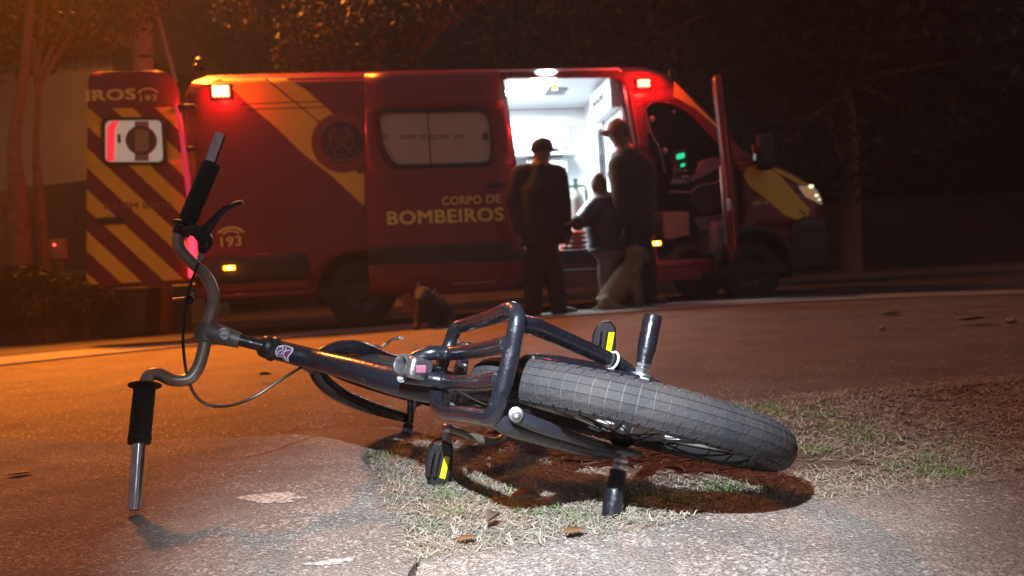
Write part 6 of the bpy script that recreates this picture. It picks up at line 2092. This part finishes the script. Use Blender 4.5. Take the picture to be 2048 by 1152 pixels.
# low wall, gate pillar and bin below the rear door
gw = thing('low_wall', 'low dark wall with a rounded coping below the open rear door', 'wall', (P(170, 640, 9.9).x, 9.9, 0))
a, b = P(-60, 640, 10.1), P(340, 640, 9.7)
dd = Vector((b.x - a.x, b.y - a.y, 0))
obj('wall', MB().box(Vector(((a.x + b.x) / 2, (a.y + b.y) / 2, .36)), (dd.length, .18, .72), (dd.normalized(), Vector((-dd.y, dd.x, 0)).normalized(), Vector((0, 0, 1)))), m_lowwall, gw, bevel=.01)
obj('coping', MB().tube([Vector((a.x, a.y, .74)), Vector((b.x, b.y, .74))], .11, n=12, sm=0), m_lowwall, gw)
pl_ = thing('gate_pillar', 'reddish gate pillar standing below the open rear door', 'pillar', (P(327, 640, 9.2).x, 9.2, 0))
pc = P(327, 620, 9.2)
obj('shaft', MB().box(Vector((pc.x, 9.2, .48)), (.17, .17, .96)), M('pillar_paint', (.20, .075, .045), .8, var=(.15, .06, .04), scale=5), pl_, bevel=.01)
obj('cap', MB().box(Vector((pc.x, 9.2, .985)), (.23, .23, .05)), m_lowwall, pl_, bevel=.01)
bn = thing('litter_bin', 'dark square bin beside the gate pillar under the rear door', 'bin', (P(255, 640, 8.9).x, 8.9, 0))
bc = P(255, 620, 8.9)
obj('bin_body', MB().prism([(-.27, 0), (.27, 0), (.31, .52), (-.31, .52)], Vector((bc.x, 8.75, .0)), (1, 0, 0), (0, 0, 1), (0, .4, 0)), M('bin_plastic', (.03, .026, .026), .6), bn, bevel=.02)
obj('lid', MB().box(Vector((bc.x, 8.95, .545)), (.66, .46, .045)), M('bin_lid', (.045, .035, .035), .6), bn, bevel=.015)
# shrubs at the lower left
def shrub(label, x, y, Yd, w_, h_, seed, mat=m_leafd):
    b_ = P(x, y, Yd)
    t = thing('shrub', label, 'shrub', (b_.x, b_.y, 0), 0, 'shrubs at the foot of the trunks')
    cl_ = clumps(b_.x, b_.y, h_ * .55, w_, .35, h_ * .45, 7, seed, .42)
    V, rv = leaf_cloud(cl_, 2600, .045, seed)
    leaf_mesh('foliage', V, rv, mat, t, loc=(b_.x, b_.y, 0))
    st = MB()
    rn = random.Random(seed)
    for k in range(6):
        q = rn.choice(cl_)
        obj('stem', MB().tube([Vector((b_.x + rn.uniform(-.06, .06), b_.y, -.02)), Vector(q[:3])], .008, n=6, sm=0), m_bark, t)
shrub('leafy shrub at the far left edge under the thicker trunk', 10, 640, 8.8, .55, 1.0, 41)
shrub('red tinged shrub between the two slim trunks and the meter box', 100, 640, 8.5, .50, .95, 42)
shrub('low dark shrub beside the square bin', 175, 650, 8.7, .42, .75, 43)

# ---------------------------------------------------------------- litter, stones, leaves, paint spots
m_foil = M('crumpled_foil', (.55, .55, .52), .25, .9, bump=.6, bscale=60)
m_dead = M('dead_leaf', (.16, .10, .075), .7, var=(.11, .07, .05), scale=40)
m_deado = M('orange_dead_leaf', (.30, .15, .06), .6, var=(.20, .09, .04), scale=40)
m_stone = M('grey_stone', (.26, .23, .21), .9, var=(.17, .15, .13), scale=30, bump=.5, bscale=60)
m_spot = M('white_paint_spot', (.62, .61, .58), .7, var=(.30, .27, .24), scale=95, contrast=(.47, .53))

def ribbon(name, pxs, Yd, w_, mat, label, cat, group=None):
    pts = [P(x, y, yy) for (x, y), yy in zip(pxs, Yd)]
    V, F = [], []
    rnd = random.Random(len(pxs) * 7)
    for i, p in enumerate(pts):
        s = Vector((rnd.uniform(-.2, .2), .35, 1)).normalized() * w_ * (.6 + .4 * (i % 2))
        V += [p - s, p + Vector((0, rnd.uniform(-.004, .004), 0)), p + s]
    for i in range(len(pts) - 1):
        F += [(i * 3, i * 3 + 3, i * 3 + 4, i * 3 + 1), (i * 3 + 1, i * 3 + 4, i * 3 + 5, i * 3 + 2)]
    o = obj(name, (V, F), mat, smooth=False, solid=.001)
    set_origin(o, pts[0])
    return tag(o, label, cat, group)
ribbon('litter_strip', [(741, 698), (750, 692), (762, 695), (772, 688), (784, 679), (797, 676), (808, 678)], [2.55, 2.55, 2.54, 2.54, 2.53, 2.53, 2.53], .007, m_foil, 'crumpled silvery litter strip on the road behind the front fork', 'litter')
ribbon('litter_scrap', [(824, 708), (829, 699), (834, 690), (836, 704)], [2.6, 2.6, 2.6, 2.59], .008, m_foil, 'small pointed silver scrap on the road behind the seat clamp', 'litter')

def leaf(x, y, s, rot, mat, label, z=.006, curl=.35):
    c = G(x, y, z)
    V, F = [], []
    n = 7
    cr, sr = math.cos(rot), math.sin(rot)
    for i in range(n):
        t = i / (n - 1)
        wv = math.sin(math.pi * min(1, t * 1.02)) ** .8 * .30 * s
        for j in (-1, 0, 1):
            lx, ly = (t - .5) * s, j * wv
            V.append(Vector((c.x + lx * cr - ly * sr, c.y + lx * sr + ly * cr, c.z + abs(j) * wv * curl + .15 * s * (t - .5) ** 2)))
    for i in range(n - 1):
        for j in range(2):
            a = i * 3 + j
            F.append((a, a + 1, a + 4, a + 3))
    o = obj('dead_leaf', (V, F), mat, smooth='all', solid=.0006)
    set_origin(o, c)
    return tag(o, label, 'leaf', 'dead leaves on the ground')
leaf(1050, 1000, .055, .1, m_dead, 'folded brown leaf on the dry grass between pedal and lower peg', .014, .9)
leaf(1148, 1063, .035, .3, m_deado, 'orange curled leaf at the grass edge below the folded brown leaf', .010)
leaf(986, 1038, .034, 1.0, m_dead, 'dark narrow leaf standing in the grass left of the orange leaf', .016, 1.2)
leaf(932, 1078, .030, .2, m_deado, 'small yellowish leaf at the lower left grass edge', .008)
leaf(530, 750, .060, .2, m_dead, 'curled dark leaf on the orange lit road under the head tube', .012, .9)
leaf(1108, 640, .12, .2, m_dead, 'long dark leaf on the road behind the upper stay', .01)
leaf(1780, 628, .17, .1, m_dead, 'dark flat leaf on the road, left of the pair at the right', .01)
leaf(1940, 640, .19, .1, m_dead, 'dark flat leaf on the road nearest the right picture edge', .01)
leaf(40, 948, .05, .4, m_dead, 'small brown leaf at the far left on the slab edge', .004)

def stone(x, y, s, label, seed):
    rn = random.Random(seed)
    c = G(x, y, 0)
    mb = MB().ball((0, 0, 0), 1, n=9)
    V = [Vector((v.x * (1 + rn.uniform(-.25, .25)), v.y * (1 + rn.uniform(-.25, .25)), v.z * .6 * (1 + rn.uniform(-.2, .2)))) * s + c + Vector((0, 0, s * .3 - .01)) for v in mb.v]
    o = obj('pebble', (V, mb.f), m_stone, smooth=False)
    set_origin(o, c)
    return tag(o, label, 'stone', 'pebbles scattered on the road and slab')
stone(1352, 648, .020, 'pale pebble on the road between upper peg and gutter', 1)
stone(1764, 655, .022, 'small pale pebble on the road below the flat dark leaf', 2)
stone(2022, 640, .028, 'pale round pebble on the road at the right edge', 3)
stone(587, 886, .005, 'tiny white pebble on the slab right of the lower grip', 4)
stone(2018, 772, .010, 'small bright pebble in the far right grass', 5)
# small angular fragment of concrete by the lower crank
c = G(972, 893, .0)
o = obj('concrete_chip', MB().prism([(-.045, .012), (-.012, .024), (.030, .012), (.055, -.018), (.015, -.014), (-.035, -.010)], c + Vector((0, 0, -.010)), (1, 0, 0), (0, 1, 0), (0, 0, .014)), m_conc, smooth=False, bevel=.003)
set_origin(o, c)
tag(o, 'flat grey concrete chip lying in the shadow under the lower crank', 'stone')

def spot(x0, y0, x1, y1, label, seed, wy):
    rn = random.Random(seed)
    n = 30
    poly = []
    cx, cy = (x0 + x1) / 2, (y0 + y1) / 2
    for k in range(n):
        a = 2 * math.pi * k / n
        rr = 1 + rn.uniform(-.28, .22)
        poly.append((cx + (x1 - x0) / 2 * math.cos(a) * rr, cy + wy * math.sin(a) * rr - (y1 - y0) / 2 * math.cos(a) * -1))
    pts = [G(x, y, .0010) for x, y in poly]
    c = G(cx, cy, .0010)
    V = pts + [c]
    o = obj('paint_spot', (V, [(i, (i + 1) % n, n) for i in range(n)]), m_spot, smooth=False)
    set_origin(o, c)
    return tag(o, label, 'paint spot')
spot(484, 996, 604, 994, 'broad flaking white paint spot on the left slab', 2, 11)
spot(612, 1129, 716, 1118, 'narrow streak of white paint at the bottom of the slab', 4, 5)
# ---------------------------------------------------------------- thin haze added for soft glow round the lamps
def build_haze():
    m = bpy.data.materials.new('glow_haze')
    m.use_nodes = True
    t = m.node_tree
    t.nodes.remove(t.nodes['Principled BSDF'])
    pv = t.nodes.new('ShaderNodeVolumePrincipled')
    pv.inputs['Color'].default_value = (0.9, 0.88, 0.86, 1)
    pv.inputs['Density'].default_value = HAZE
    pv.inputs['Anisotropy'].default_value = 0.3
    t.links.new(pv.outputs['Volume'], t.nodes['Material Output'].inputs['Volume'])
    o = obj('haze', MB().box((0, 8, 9), (60, 62, 21)), m, smooth=False, kind='stuff')
    return o
HAZE = 0.003
build_haze()
